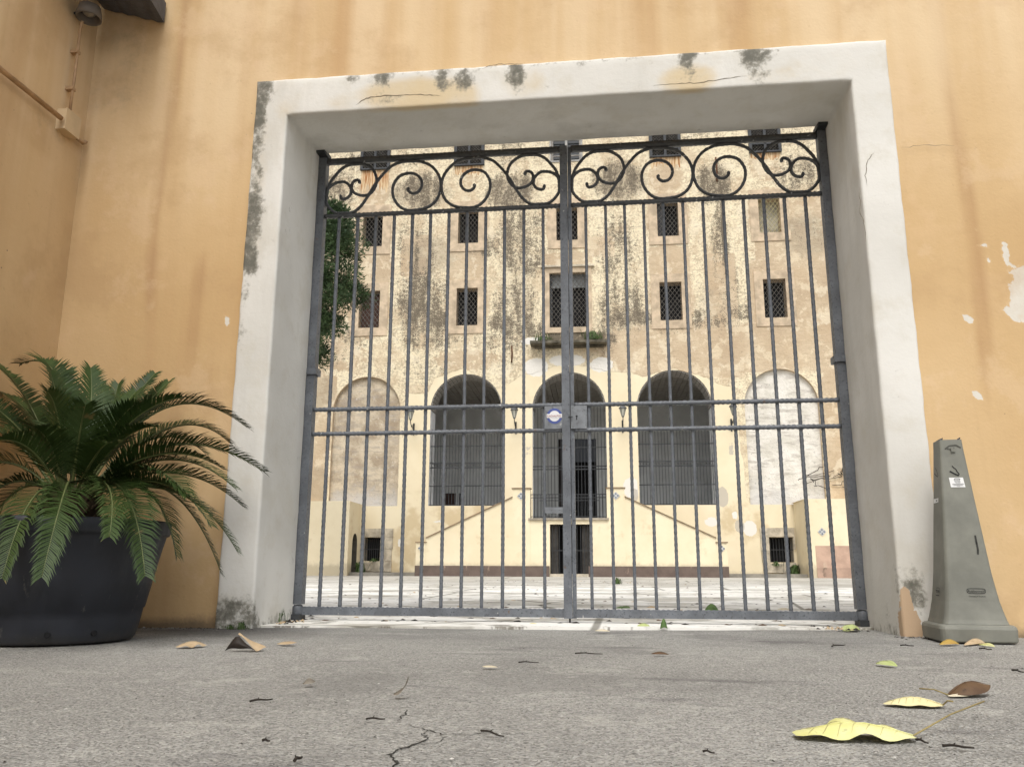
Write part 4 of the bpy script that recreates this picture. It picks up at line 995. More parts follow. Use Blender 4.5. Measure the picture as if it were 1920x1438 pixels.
# the wider flat face of the meeting stile belongs to the left leaf: right one sits behind it
for nm_, hx, lab in (('hinge_fitting', HL, 'iron collar, top strap and foot pivot holding the left gate leaf to the wall'), ('hinge_fitting', HR, 'iron collar, top strap and foot pivot holding the right gate leaf to the wall')):
    sg = -1 if hx < 0 else 1
    wx = (IX0 if sg < 0 else IX1) - hx
    t = thing(nm_, lab, 'hinge', (hx, GY, 0), 0, 'hinges of the iron gate')
    c_ = MB(); xa, xb = sorted((-sg*.036, sg*.065)); c_.box(xa, xb, -.045, -.033, 1.505, 1.545); c_.box(xa, xb, .033, .045, 1.505, 1.545); c_.box(min(-sg*.036, -sg*.046), max(-sg*.036, -sg*.046), -.045, .045, 1.505, 1.545)
    xa, xb = sorted((sg*.033, sg*.07)); c_.box(xa, xb, -.12, .02, 1.508, 1.542); c_.build('collar', IRON, t)
    c_ = MB(); xa, xb = sorted((-sg*.04, sg*.06)); c_.box(xa, xb, -.10, .036, 3.003, 3.035); c_.build('top_strap', DIRON, t)
    c_ = MB().lathe([(.0,.03),(.03,.03),(.034,.045),(.034,.085),(.024,.097),(.0,.098)], 12); c_.build('pivot', IRON, t)
    c_ = MB(); xa, xb = sorted((-sg*.03, sg*.065)); c_.box(xa, xb, -.06, .05, .013, .045); c_.build('foot_block', DIRON, t)

# ------------------------------------------------------------------ plant pot and cycad
PC = Vector((-2.45, 3.55, 0))
def pot_mat():
    m = NM('black_plastic', .42, .4); n = m.noise(6, 4, .6)
    c = m.mix(m.step(n, .3, .7), (.014,.016,.021), (.027,.030,.039))
    c = m.mix(m.m('MULTIPLY', m.step(m.noise(1, 5, .65, v=m.map((7,7,1.2))), .55, .75), .5), c, (.05,.052,.058))
    z = m.xyz()[2]; c = m.mix(m.m('MULTIPLY', m.step(m.m('ADD', z, m.m('MULTIPLY', n, .12)), .14, .05), .5), c, (.07,.066,.06))
    c = m.mix(m.m('MULTIPLY', m.step(m.noise(1, 6, .75, v=m.map((16, 16, 4)), seed=4), .62, .68), .5), c, (.12,.115,.105))
    m.rough(m.step(n, .3, .7, .4, .7)); m.bump(m.noise(30, 3, .5), .15, .003); return m.col(c)
pot = thing('plant_pot', 'large round black plastic pot standing at the foot of the orange wall', 'pot', PC)
MB().lathe([(.0,.004),(.315,.004),(.325,.015),(.335,.05),(.345,.10),(.350,.135),(.357,.14),(.385,.28),(.41,.40),(.42,.44),(.422,.452),(.434,.455),(.438,.465),(.440,.508),(.434,.518),(.42,.52),(.415,.47),(.40,.42)], 56).build('pot_body', pot_mat(), pot)
MB().lathe([(.0,.475),(.2,.472),(.426,.46)], 32).build('soil', plain('potting_soil', (.04,.03,.022), .95, .4, 20, .8, .1), pot)
b = MB()
for a in (-95, -60, -30): 
    an = rad(a); b.tube([((.334)*math.cos(an), .334*math.sin(an), .045), (.342*math.cos(an), .342*math.sin(an), .045)], .012, 10)
b.build('drain_holes', DARK, pot)

palm = thing('cycad_plant', 'sago palm with dark arching fronds growing from the black pot', 'palm', (-2.46, 3.56, .47))
TB = Vector((-2.46, 3.56, .60))
b = MB().lathe([(.0,-.0),(.10,0),(.13,.05),(.125,.12),(.09,.18),(.04,.21),(0,.215)], 14)
for k in range(70):
    a = k*2.4; zz = .01+.19*(k/70); r_ = .125*(1-.5*(k/70)**2)
    b.tube([(r_*math.cos(a), r_*math.sin(a), zz), ((r_+.045)*math.cos(a), (r_+.045)*math.sin(a), zz+.03)], [.016,.004], 4, smooth=False)
b.build('trunk', plain('cycad_trunk', (.075,.055,.035), .9, .5, 15, .6, .1), palm)
def frond_mat():
    m = NM('cycad_leaflet', .5, .3); n = m.noise(5, 4, .6); inf = m.n.new('ShaderNodeObjectInfo')
    c = m.mix(m.step(n, .3, .7), (.014,.032,.006), (.036,.066,.013)); c = m.mix(m.m('MULTIPLY', inf.outputs['Random'], .5), c, (.055,.085,.022))
    c = m.mix(m.m('MULTIPLY', m.step(m.noise(9, 4, .7, seed=3), .64, .72), .7), c, (.17,.12,.045))
    m.bump(m.noise(60, 2, .5), .1, .002); return m.col(c)
LEAF = frond_mat(); RACH = plain('frond_rib', (.11,.13,.045), .5, .25, 10, .1, .4)
def bez(B, C, T, t): return B*(1-t)**2 + C*2*t*(1-t) + T*t*t
def frond(tip, ctrl, seed, maxl=.15, dens=1.0, twist=0.0):
    rnd = random.Random(seed)
    ang = math.atan2(tip.y-TB.y, tip.x-TB.x)
    B = TB + Vector((.05*math.cos(ang), .05*math.sin(ang), .02)) - palm.location
    C_ = ctrl - palm.location; T = tip - palm.location
    n_ = 24; pts = [bez(B, C_, T, i/n_) for i in range(n_+1)]
    L = sum((pts[i+1]-pts[i]).length for i in range(n_))
    mb = MB(); cnt = int(L/.0092*dens)
    for k in range(cnt):
        t = .17 + .83*(k+.5)/cnt
        p = bez(B, C_, T, t); tg = (bez(B, C_, T, min(1, t+.01)) - bez(B, C_, T, t-.01)).normalized()
        sidev = tg.cross(Vector((0,0,1)))
        if sidev.length < .15: sidev = tg.cross(Vector((math.cos(ang+1.57), math.sin(ang+1.57), .3)))
        sidev.normalize(); nrm = sidev.cross(tg).normalized()
        if nrm.z < 0: nrm = -nrm
        sidev = (sidev*math.cos(twist) + nrm*math.sin(twist)).normalized(); nrm = sidev.cross(tg).normalized(); nrm = nrm if nrm.z >= 0 else -nrm
        prof_ = min(1, (t-.12)/.18)*(1 if t < .6 else (1-(t-.6)/.4*.62))
        ll = maxl*prof_*rnd.uniform(.82, 1.12); wd = .0036
        sw = .35 + .75*t
        for sg in (-1, 1):
            d1 = (sidev*sg + tg*(sw+rnd.uniform(-.12,.12)) + nrm*(.38+rnd.uniform(-.14,.14))).normalized(); d2 = (d1 + Vector((0,0,-.35)) + tg*.25).normalized()
            a0 = p; a1 = p + d1*ll*.55; a2 = a1 + d2*ll*.45
            wv = d1.cross(nrm).normalized()*wd
            o = len(mb.v)
            mb.v += [tuple(a0-wv*.7), tuple(a0+wv*.7), tuple(a1+wv), tuple(a1-wv), tuple(a2)]
            mb.f += [(o,o+1,o+2,o+3), (o+3,o+2,o+4)]; mb.m += [0,0]; mb.sm += [False, False]
    fo = mb.build('frond', LEAF, palm)
    MB().tube(pts, [.0075*(1-i/n_*.8) for i in range(n_+1)], 5).build('rachis', RACH, fo)
F_ = [  # tip px, tip distance, control px, control distance
    ((-30,672),3.75,(70,720),3.65), ((38,682),3.65,(150,640),3.6), ((126,694),4.0,(110,800),3.8), ((188,716),4.1,(215,790),3.8), ((222,720),4.2,(190,850),4.0),
    ((291,700),4.15,(215,780),3.8), ((316,716),4.2,(235,790),3.9), ((464,802),3.95,(300,670),3.8), ((494,884),3.8,(320,760),3.6), ((456,950),3.85,(330,830),3.7),
    ((445,1034),3.75,(350,860),3.7), ((415,1076),3.9,(330,830),3.8), ((272,1080),3.2,(250,830),3.4), ((205,1006),3.05,(230,850),3.25), ((78,1082),2.95,(140,830),3.15),
    ((4,1084),3.0,(60,860),3.2), ((-80,900),3.4,(20,820),3.5), ((-90,800),3.5,(20,770),3.5), ((-70,990),3.2,(20,850),3.4), ((-60,1060),3.6,(30,850),3.6),
    ((-110,730),3.9,(30,740),3.8), ((60,760),4.1,(90,800),3.9), ((250,1075),3.75,(260,840),3.7), ((420,880),3.5,(300,800),3.5), ((160,760),3.3,(150,800),3.4), ((340,745),3.5,(230,760),3.5),
    ((90,735),3.3,(120,770),3.4), ((385,850),4.0,(290,760),3.9), ((-20,830),3.1,(60,800),3.3), ((330,1040),3.5,(300,850),3.5), ((395,985),3.4,(320,850),3.5), ((250,760),3.45,(200,800),3.5), ((10,740),4.0,(80,770),3.8), ((150,740),3.8,(140,800),3.6), ((60,800),3.2,(100,810),3.4), ((210,830),3.15,(190,820),3.3), ((430,830),4.1,(330,730),3.9), ((350,930),3.4,(290,830),3.5), ((300,800),3.4,(230,790),3.5), ((95,700),3.5,(120,780),3.5), ((440,915),3.65,(320,800),3.6), ((-50,760),4.0,(40,770),3.9), ((170,690),3.85,(180,790),3.7), ((255,735),3.9,(200,790),3.7)]
for i, (tp, ty, cp_, cy) in enumerate(F_):
    frond(at(tp[0], tp[1], ty), at(cp_[0], cp_[1], cy), 100+i, .135 + .03*((i*7) % 5)/5, 1.0, random.uniform(-.25, .25))

# ------------------------------------------------------------------ grey safety cone
cone = thing('floor_cone', 'tall four sided grey plastic floor cone with a white sticker, beside the gateway', 'cone', (1.603, 4.135, 0), rad(-4))
CONE = plain('grey_cone_plastic', (.19,.19,.16), .55, .22, 5, .2, .35)
def rsq(h, r, n=4):
    r = min(r, h*.9); out = []
    for q, (sx_, sy_) in enumerate(((1,1),(-1,1),(-1,-1),(1,-1))):
        for k in range(n+1):
            a = math.pi/2*q + math.pi/2*k/n; out.append((sx_*(h-r)+r*math.cos(a), sy_*(h-r)+r*math.sin(a)))
    return out
def stack(prof_, rr):
    mb = MB(); k = 20; vs = []
    for (h, z) in prof_: vs += [(x, y, z) for x, y in rsq(h, rr*h/.15)]
    fs = [(i*k+j, i*k+(j+1) % k, (i+1)*k+(j+1) % k, (i+1)*k+j) for i in range(len(prof_)-1) for j in range(k)]
    return mb.add(vs, fs, 0, False)
stack([(.137,.082),(.131,.10),(.122,.14),(.114,.18),(.106,.24),(.098,.31),(.089,.42),(.080,.53),(.070,.65),(.060,.78),(.0525,.875),(.0505,.915),(.046,.915),(.045,.84),(.03,.80)], .030).build('cone_body', CONE, cone)
stack([(.152,.006),(.158,.012),(.160,.062),(.156,.074),(.148,.080),(.13,.082)], .028).build('cone_base', CONE, cone)
for (x, y, s_) in ((-.045,-.040,.012), (.03,-.046,.009), (.046,.02,.01), (-.046,.01,.009)):
    MB().tube([(x, y, .905), (x+.004, y, .915), (x+.014, y-.002, .924)], [s_*.5, s_*.6, .002], 5).build('torn_lug', DIRON, cone)
def hz_(z): return float(np.interp(z, [.082,.10,.14,.18,.24,.31,.42,.53,.65,.78,.875,.915], [.137,.131,.122,.114,.106,.098,.089,.080,.070,.060,.0525,.0505]))
def on_face(x, z, off=.0012): return Vector((x, -hz_(z)-off, z))
def on_left(y, z, off=.0012): return Vector((-hz_(z)-off, y, z))
def decal(name, fn, pts, mat, off, par=cone):
    vs = [fn(a, z, off) for a, z in pts]
    return MB().add(vs, [tuple(range(len(pts)))]).build(name, mat, par)
PAPER = plain('white_label_paper', (.74,.74,.73), .6, .05, 20, 0); INK = plain('black_ink', (.015,.015,.015), .6, .1, 20, 0)
lb = decal('label', on_face, [(-.026,.69),(.036,.69),(.031,.735),(-.030,.735)], PAPER, .0015)
def strokes(par, fn, segs, wd, off, mat=INK):
    mb = MB()
    for (a, b_) in segs:
        a = Vector((a[0], a[1])); b_ = Vector((b_[0], b_[1])); d_ = (b_-a); n2 = Vector((-d_.y, d_.x)).normalized()*wd/2
        mb.add([fn(*(a-n2), off), fn(*(b_-n2), off), fn(*(b_+n2), off), fn(*(a+n2), off)], [(0,1,2,3)])
    return mb.build('marking', mat, par)
strokes(lb, on_face, [((-.006+.005*k, .715), (-.006+.005*k, .727)) for k in range(5)] + [((-.008,.7155),(.018,.7155)),((-.008,.7265),(.018,.7265)),((-.01,.724),(-.004,.7315)),((-.004,.7315),(.012,.731)),((.012,.731),(.018,.7265))], .0014, .0024)
strokes(lb, on_face, [((-.004,.7105),(.017,.7105)),((-.018,.7055),(.031,.7055)),((-.020,.702),(.029,.702)),((-.014,.6985),(.026,.6985)),((0,.695),(.014,.695))], .0011, .0024)
l2 = decal('label', on_left, [(.050,.625),(-.022,.625),(-.022,.645),(.050,.645)], PAPER, .0015)
strokes(l2, on_left, [((.012,.632),(-.004,.632)),((.012,.636),(-.004,.636))], .003, .0024)
zig = [((-.022,.765),(-.002,.752)),((-.002,.752),(.014,.744)),((.014,.744),(.017,.752)),((.017,.752),(.010,.762)),((.010,.762),(.005,.775)),((.005,.775),(-.004,.782)),((-.004,.782),(-.009,.790))]
strokes(cone, on_face, zig[:2], .007, .0015); strokes(cone, on_face, zig[2:], .0045, .0015)
strokes(cone, on_left, [((-y*1.4+.0, z) , (-y2*1.4+.0, z2)) for (y, z), (y2, z2) in zig], .004, .0015)
strokes(cone, on_face, [((.0475,.47),(.049,.43)),((.049,.44),(.0505,.40)),((.0505,.41),(.048,.385))], .008, .0015, plain('scuff', (.045,.045,.04), .8, .3, 10, 0))
# dented patch under the rim
strokes(cone, on_face, [((-.03,.87),(-.01,.885)),((-.01,.885),(.02,.888)),((.02,.888),(.04,.875)),((-.022,.872),(.0,.867)),((.0,.867),(.012,.874))], .006, .0015, plain('scraped_plastic', (.09,.088,.075), .8, .3, 10, .3))
MB().box(-.006, .012, -.0625, -.055, .855, .872).build('broken_tab', CONE, cone)
# printed oval badge with maker's lettering
def badge(fn, cx, cz, w_, h_, par, rotz, txt):
    pts = []
    for k in range(24):
        a = 2*math.pi*k/24; pts.append((cx+w_*math.copysign(abs(math.cos(a))**.35, math.cos(a)), cz+h_*math.copysign(abs(math.sin(a))**.6, math.sin(a))))
    strokes(par, fn, [(pts[k], pts[(k+1) % 24]) for k in range(24)], .0022, .002)
    p = fn(cx, cz, .0022); s_ = math.atan2(hz_(cz-.03)-hz_(cz+.03), .06)
    k_ = w_*2/.083
    rot = (math.pi/2 - s_, 0, 0) if rotz == 0 else (math.pi/2 - s_*0, 0, rotz)
    q = fn(cx, cz-.005, .003); text(par, 'Rubbermaid', q, .0155*k_, (.015,.015,.015), rot)
    q = fn(cx, cz-.0245, .003); text(par, 'Commercial Products', q, .0085*k_, (.015,.015,.015), rot)
badge(on_face, .018, .225, .038, .0105, cone, 0, '')
badge(on_left, .0, .225, .026, .0105, cone, -math.pi/2, '')

# ------------------------------------------------------------------ fallen leaves and twigs
def leaf_mat(name, a, b_, rough=.6):
    m = NM(name, rough, .3); n = m.noise(14, 5, .65); c = m.mix(m.step(n, .35, .7), a, b_)
    c = m.mix(m.m('MULTIPLY', m.step(m.noise(60, 3, .6), .62, .7), .5), c, tuple(q*.45 for q in b_)); m.bump(m.noise(40, 3, .6), .25, .002); return m.col(c)
LM_ = dict(dk=leaf_mat('dark_leaf', (.016,.012,.009), (.028,.02,.014)), yg=leaf_mat('yellow_green_leaf', (.62,.60,.24), (.68,.68,.36)), pale=leaf_mat('pale_yellow_leaf', (.72,.66,.38), (.66,.58,.32)), tan=leaf_mat('tan_leaf', (.50,.38,.24), (.40,.29,.17)),
           br=leaf_mat('brown_leaf', (.12,.07,.035), (.08,.045,.025)), gr=leaf_mat('green_leaf', (.10,.17,.05), (.06,.11,.03)), grey=leaf_mat('grey_brown_leaf', (.16,.14,.11), (.24,.21,.17)),
           amb=leaf_mat('amber_leaf', (.42,.29,.07), (.34,.20,.05)), cream=leaf_mat('cream_leaf', (.66,.60,.46), (.58,.50,.36)), lg=leaf_mat('light_green_leaf', (.45,.5,.22), (.36,.42,.16)))
VEIN = plain('leaf_vein', (.55,.50,.24), .6, .2, 20, 0)
def fallen(p0, p1, width, mat, label, arch=.03, curl=0.0, fold=0.0, stem=None, wave=0.0, back=None, lift=.004, nm='fallen_leaf', grp='fallen leaves on the ground', skew=0.0, tipup=0.0, blunt=.65):
    """leaf from base p0 to tip p1 on the ground; arch raises the midrib, fold lifts the blade's edges, wave ripples its near edge"""
    a, b_ = Vector(p0), Vector(p1); Lv = b_-a; L = Lv.length; ax = Lv.normalized(); sd = Vector((-ax.y, ax.x, 0))
    t = thing(nm, label, 'leaf', ((a.x+b_.x)/2, (a.y+b_.y)/2, 0), 0, grp); o_ = t.location
    mb = MB(); nu, nv = 22, 8
    for j in range(nv+1):
        v = j/nv*2-1
        for i in range(nu+1):
            u = i/nu; ws = width*(math.sin(math.pi*min(1, u*.97+.015))**blunt)*(1-.25*u) 
            p = a + ax*(L*u) + sd*(v*ws*math.cos(fold*abs(v))+skew*math.sin(math.pi*u))
            z = lift + arch*math.sin(math.pi*u) * (1-v*v*.85) + abs(v)*ws*math.sin(fold)*(1 if fold > 0 else .0) + curl*(max(0, v)**2)*math.sin(math.pi*u) + tipup*(u**4)
            z += wave*math.sin(u*15+v*1.1)*abs(v)*(.4+.6*(v < 0)) * math.sin(math.pi*u)
            mb.v.append((p.x-o_.x, p.y-o_.y, max(.0015, z)))
    for j in range(nv):
        for i in range(nu): mb.f.append((j*(nu+1)+i, j*(nu+1)+i+1, (j+1)*(nu+1)+i+1, (j+1)*(nu+1)+i)); mb.m.append(0); mb.sm.append(True)
    mb.build('blade', mat, t)
    mid = [(a + ax*(L*u)) for u in (0, .2, .4, .6, .8, .97)]
    vein = MB().tube([(p.x-o_.x+sd.x*skew*math.sin(math.pi*k*.2), p.y-o_.y+sd.y*skew*math.sin(math.pi*k*.2), lift+arch*math.sin(math.pi*min(1, k*.2))+.0012+tipup*((k*.2)**4)) for k, p in enumerate(mid)], [.0016,.0015,.0013,.001,.0007,.0003], 5)
    vein.build('midrib', mat, t)
    if L > .09 and mat in (LM_['yg'], LM_['pale']):
        sv = MB()
        for k in range(1, 8):
            u = k/8.5; ws = width*(math.sin(math.pi*min(1, u*.97+.015))**blunt)*(1-.25*u)
            for sg in (-1, 1):
                q0 = a + ax*(L*u); q1 = q0 + ax*(L*.09) + sd*sg*ws*.82; qs = []
                for w_ in (0, .35, .7, 1):
                    p = q0.lerp(q1, w_); v = sg*w_*.82; uu = u+.09*w_
                    z = lift + arch*math.sin(math.pi*uu)*(1-v*v*.85) + wave*math.sin(uu*15+v*1.1)*abs(v)*(.4+.6*(v < 0))*math.sin(math.pi*uu) + tipup*(uu**4) + .0008
                    qs.append((p.x-o_.x, p.y-o_.y, max(.002, z)))
                sv.tube(qs, [.0009,.0008,.0006,.0003], 4)
        sv.build('side_veins', VEIN, t)
    if stem is not None:
        s0 = a - o_; s0.z = lift; s1 = Vector(stem) - o_; s1.z = Vector(stem).z
        m_ = (s0+s1)/2; m_.z += .006
        MB().tube([s0, m_, s1], [.0019,.0016,.0019], 6).build('stalk', plain('leaf_stalk', (.30,.24,.10), .6, .2, 20, 0), t)
    return t
G = on_ground
def gp(x, y, z=0): return tuple(G(x, y, z))
fallen(gp(1712,1383), gp(1489,1379), .052, LM_['yg'], 'largest yellow green leaf lying rippled in the right foreground', .022, 0, 0, (.812, 2.05, .035), .020, blunt=.27)
fallen(gp(1768,1325), gp(1657,1322), .040, LM_['pale'], 'smooth pale yellow leaf just behind the largest leaf', .016, .0, 0, (.775, 2.13, .022), .004, blunt=.5)
t_ = fallen(gp(1780,1306), gp(1857,1303), .040, LM_['br'], 'curled brown leaf with a pale rim behind the pale yellow leaf', .030, .0, 0, (.80, 2.42, .012), .0, tipup=.022)
fallen(gp(1778,1308), gp(1850,1305), .017, LM_['cream'], 'cream half of a split leaf lying against the curled brown leaf', .004, .0, 0, None, .0, tipup=.02)
fallen(gp(1643,1246), gp(1682,1251), .022, LM_['lg'], 'small light green leaf on the asphalt in front of the right hinge', .012, .012)
fallen(gp(330,1215), gp(388,1211), .035, LM_['tan'], 'long tan leaf on the asphalt to the right of the black pot', .018, .008, 0, None, .006)
def peaked(label):
    o_ = G(450, 1221); t = thing('fallen_leaf', label, 'leaf', o_, 0, 'fallen leaves on the ground'); mb = MB(); n_ = 8
    A, Bp, Cc, Dd = Vector((-.062,0,.001)), Vector((-.022,.018,.062)), Vector((.060,.0,.004)), Vector((.072,.055,.006))
    rr = random.Random(9)
    for j in range(n_+1):
        for i in range(n_+1):
            u, v = i/n_, j/n_
            lo = A.lerp(Cc, u) + Vector((0, 0, .010*math.sin(math.pi*u)+.003*math.sin(9*u)))
            hi_ = A.lerp(Bp, min(1, u*2.2)) if u < .4545 else Bp.lerp(Cc, (u-.4545)/.5455)
            p = lo.lerp(hi_ + Vector((0, 0, .004*math.sin(7*u))), v) + Vector((0, -.012*math.sin(math.pi*v)*math.sin(math.pi*u), 0))
            mb.v.append((p.x, p.y, max(.001, p.z)))
    for j in range(n_):
        for i in range(n_): mb.f.append((j*(n_+1)+i, j*(n_+1)+i+1, (j+1)*(n_+1)+i+1, (j+1)*(n_+1)+i)); mb.m.append(0); mb.sm.append(True)
    mb.build('dark_blade', LM_['dk'], t)
    mb = MB()
    for j in range(n_+1):
        for i in range(n_+1):
            u, v = i/n_, j/n_; p = (Bp + Vector((.0, .003, .0))).lerp(Cc+Vector((.004, .005, .0)), u).lerp(Bp.lerp(Dd, u)+Vector((.006, .012, .002)), v); p.z += .004*math.sin(5*u+3*v)
            mb.v.append((p.x, p.y, max(.001, p.z)))
    for j in range(n_):
        for i in range(n_): mb.f.append((j*(n_+1)+i, j*(n_+1)+i+1, (j+1)*(n_+1)+i+1, (j+1)*(n_+1)+i)); mb.m.append(0); mb.sm.append(True)
    mb.build('pale_blade', LM_['tan'], t)
peaked('dark brown leaf folded into a peak below the left jamb')
fallen(gp(520,1209), gp(556,1211), .022, LM_['tan'], 'small thin tan leaf to the right of the folded dark leaf', .010, .01, tipup=.01)
fallen(gp(568,1285), gp(591,1284), .012, LM_['grey'], 'tiny curled leaf alone on the left asphalt', .010, .012, tipup=.006)
fallen(gp(738,1305), gp(765,1306), .018, LM_['grey'], 'small grey leaf curled up at one end in the middle foreground', .008, .012, tipup=.045)
fallen(gp(1762,1210), gp(1799,1209), .025, LM_['amber'] if 'amber' in LM_ else LM_['amb'], 'amber leaf tucked under the front edge of the grey cone', .02, .0)
fallen(gp(1808,1211), gp(1850,1207), .02, LM_['tan'], 'dry tan leaf lying along the foot of the grey cone', .022, .004)
fallen(gp(1836,1210), gp(1866,1214), .012, LM_['yg'], 'narrow yellow leaf right of the cone foot', .006, .01)
fallen(gp(1323,1146), gp(1347,1147), .08, LM_['gr'], 'dark green domed leaf in the courtyard seen through the right leaf of the gate', .055, .0, grp='leaves blown into the courtyard')
fallen(gp(1152,1142), gp(1182,1143), .09, LM_['gr'], 'flat green leaf in the courtyard just right of the meeting stiles', .02, .02, grp='leaves blown into the courtyard')
fallen(gp(1192,1177), gp(1222,1177), .030, LM_['lg'], 'pale green leaf under the bottom rail of the right gate leaf', .02, .01, nm='fallen_leaf')
fallen(gp(1238,1180), gp(1252,1180), .015, LM_['gr'], 'olive leaf standing upright under the right gate leaf', .052, .0)
fallen(gp(1116,1184), gp(1144,1185), .016, LM_['cream'], 'small whitish leaf at the threshold below the right gate leaf', .008, .004)
fallen(gp(1583,1184), gp(1612,1182), .04, LM_['lg'], 'yellowish leaf leaning against the right pivot block', .03, .02)
fallen(gp(905,1252), gp(933,1253), .014, LM_['cream'], 'thin pale scrap of leaf in the middle of the asphalt', .003, .003)
fallen(gp(1222,1228), gp(1255,1229), .012, LM_['br'], 'thin dark leaf lying before the right gate leaf', .008, .004)
fallen(gp(990,1172), gp(1010,1173), .03, LM_['pale'], 'pale leaf just inside the left gate leaf near the drop bolt', .01, .006)
fallen(gp(1505,1146), gp(1533,1147), .05, LM_['grey'], 'grey leaf in the courtyard near the right gate post', .02, .0, grp='leaves blown into the courtyard')
fallen(gp(1455,1145), gp(1485,1146), .06, LM_['cream'], 'cream leaf in the courtyard left of the grey one', .02, .01, grp='leaves blown into the courtyard')
TW = plain('twig_bark', (.035,.028,.022), .9, .4, 30, .3)
def twig(pa, pb, r=.0022, label='', bend=.1):
    a, b_ = Vector(gp(*pa)), Vector(gp(*pb)); o_ = (a+b_)/2; o_.z = 0; n2 = Vector((-(b_-a).y, (b_-a).x, 0))*bend
    t = thing('twig', label, 'twig', o_, 0, 'twigs on the asphalt')
    pts = [a-o_, a.lerp(b_, .35)-o_+n2*.6, a.lerp(b_, .7)-o_-n2*.3, b_-o_]
    for i, p in enumerate(pts): p.z = r+.001+(.002 if i in (1,) else 0)
    MB().tube(catmull(pts, 3), lambda q: r*(1.1-.5*q), 5).build('stem', TW, t)
    MB().tube([pts[1], pts[1]+(b_-a)*.08+n2*1.2+Vector((0,0,.004))], [r*.7, r*.3], 4).build('side_shoot', TW, t)
twig((1767,1401),(1827,1405),.0026,'straight dark twig below the tip of the largest leaf',.02)
twig((1718,1389),(1741,1396),.0024,'short thick twig beside the stalk end of the largest leaf',.02)
twig((468,1317),(511,1313),.0026,'twig with a side shoot on the left asphalt',.06)
twig((686,1350),(722,1350),.0022,'thin kinked twig left of the long crack',.05)
twig((902,1372),(945,1383),.0022,'twig lying across the right arm of the crack',.05)
twig((972,1243),(1010,1243),.0022,'fine twig in front of the meeting stiles',.05)
twig((1078,1226),(1130,1227),.0024,'long thin twig before the right gate leaf',.05)
twig((1688,1211),(1714,1212),.0028,'dark twig in front of the peeled foot of the right jamb',.03)
twig((1836,1217),(1860,1219),.003,'dark twig in front of the right side of the cone',.05)
twig((492,1391),(506,1392),.0025,'stubby twig low on the left asphalt',.03)
twig((552,1430),(566,1423),.003,'upturned dark twig at the bottom edge left of the middle',.1)
twig((1560,1213),(1585,1210),.003,'crooked dark twig by the right gate hinge',.12)
twig((1898,1258),(1920,1262),.003,'dark twig at the right edge of the yard',.05)
twig((1318,1411),(1340,1414),.002,'fine twig at the bottom right of the crack',.05)

# crack in the asphalt: filled with dark dirt
CR = plain('crack_dirt', (.055,.053,.047), .98, .4, 40, .5, .05)
def crack(pts, wds):
    mb = MB(); P = [Vector(gp(*p)) for p in pts]; rr = random.Random(3)
    Q = []; Wd = []
    for i in range(len(P)-1):
        for k in range(6):
            q = P[i].lerp(P[i+1], k/6); q += Vector((rr.uniform(-1,1), rr.uniform(-1,1), 0))*.006; Q.append(q); Wd.append(wds[i]+(wds[i+1]-wds[i])*k/6)
    Q.append(P[-1]); Wd.append(wds[-1]); vs = []
    for i, q in enumerate(Q):
        d_ = (Q[min(i+1, len(Q)-1)]-Q[max(i-1, 0)]).normalized(); n2 = Vector((-d_.y, d_.x, 0)); w_ = Wd[i]*rr.uniform(.4, 1.5)/2
        zz = -.003+.004*math.sin(q.x*1.9+q.y)*math.sin(q.y*1.4+2)+.0012
        vs += [tuple(q+n2*w_+Vector((0,0,zz))), tuple(q-n2*w_+Vector((0,0,zz)))]
    mb.add(vs, [(2*i, 2*i+1, 2*i+3, 2*i+2) for i in range(len(Q)-1)])
    return mb
cr = crack([(748,1450),(738,1420),(730,1408),(750,1398),(782,1388),(800,1378),(792,1370),(800,1362)], [.005,.007,.004,.005,.006,.004,.003,.001])
c2 = crack([(765,1352),(790,1360),(830,1370),(870,1371),(905,1368),(960,1370),(985,1366)], [.001,.0025,.003,.002,.003,.002,.0008]); cr.add(c2.v, c2.f)
c2 = crack([(750,1345),(758,1332),(762,1325)], [.002,.003,.001]); cr.add(c2.v, c2.f)
c2 = crack([(752,1396),(775,1390),(820,1385),(835,1375)], [.001,.0015,.002,.0008]); cr.add(c2.v, c2.f)
cr.build('asphalt_crack', CR, kind='structure')

# loose grit, white chips and crumbs over the asphalt
def scatter(name, n, mats, smin, smax, area, flat=.5, seed=1, dens_pow=1.0, z=.0):
    rr = random.Random(seed); mb = MB()
    for i in range(n):
        x, y = area(rr); s_ = rr.uniform(smin, smax)*(1 if rr.random() > .06 else 1.8); a = rr.uniform(0, 6.28); e = rr.uniform(.5, 1); hh = s_*flat*rr.uniform(.5, 1)
        ca, sa = math.cos(a), math.sin(a); vs = []
        for (px, py, pz) in ((1,0,0),(0,e,0),(-1,0,0),(0,-e,0),(.2,.1,1)):
            px += rr.uniform(-.2,.2); vs.append((x+s_*(px*ca-py*sa), y+s_*(px*sa+py*ca), z+pz*hh-.001))
        mb.add(vs, [(0,1,4),(1,2,4),(2,3,4),(3,0,4)], rr.randrange(len(mats)))
    return mb.build(name, mats, kind='stuff')
def yard(rr):
    y = 1.0 + 3.3*rr.random()**1.1; return rr.uniform(-.75*y-.3, .62*y+.3), y
CHW = plain('white_chip', (.62,.60,.56), .8, .2, 20, 0); CHG = plain('grey_chip', (.28,.27,.25), .9, .2, 20, 0); CHD = plain('dark_crumb', (.04,.035,.028), .95, .3, 20, 0)
scatter('white_chips', 4200, [CHW, CHG, CHG, CHW], .0007, .0027, yard, .45, 2)
scatter('dark_crumbs', 2600, [CHD, TW, CHD], .0007, .0024, yard, .6, 3)
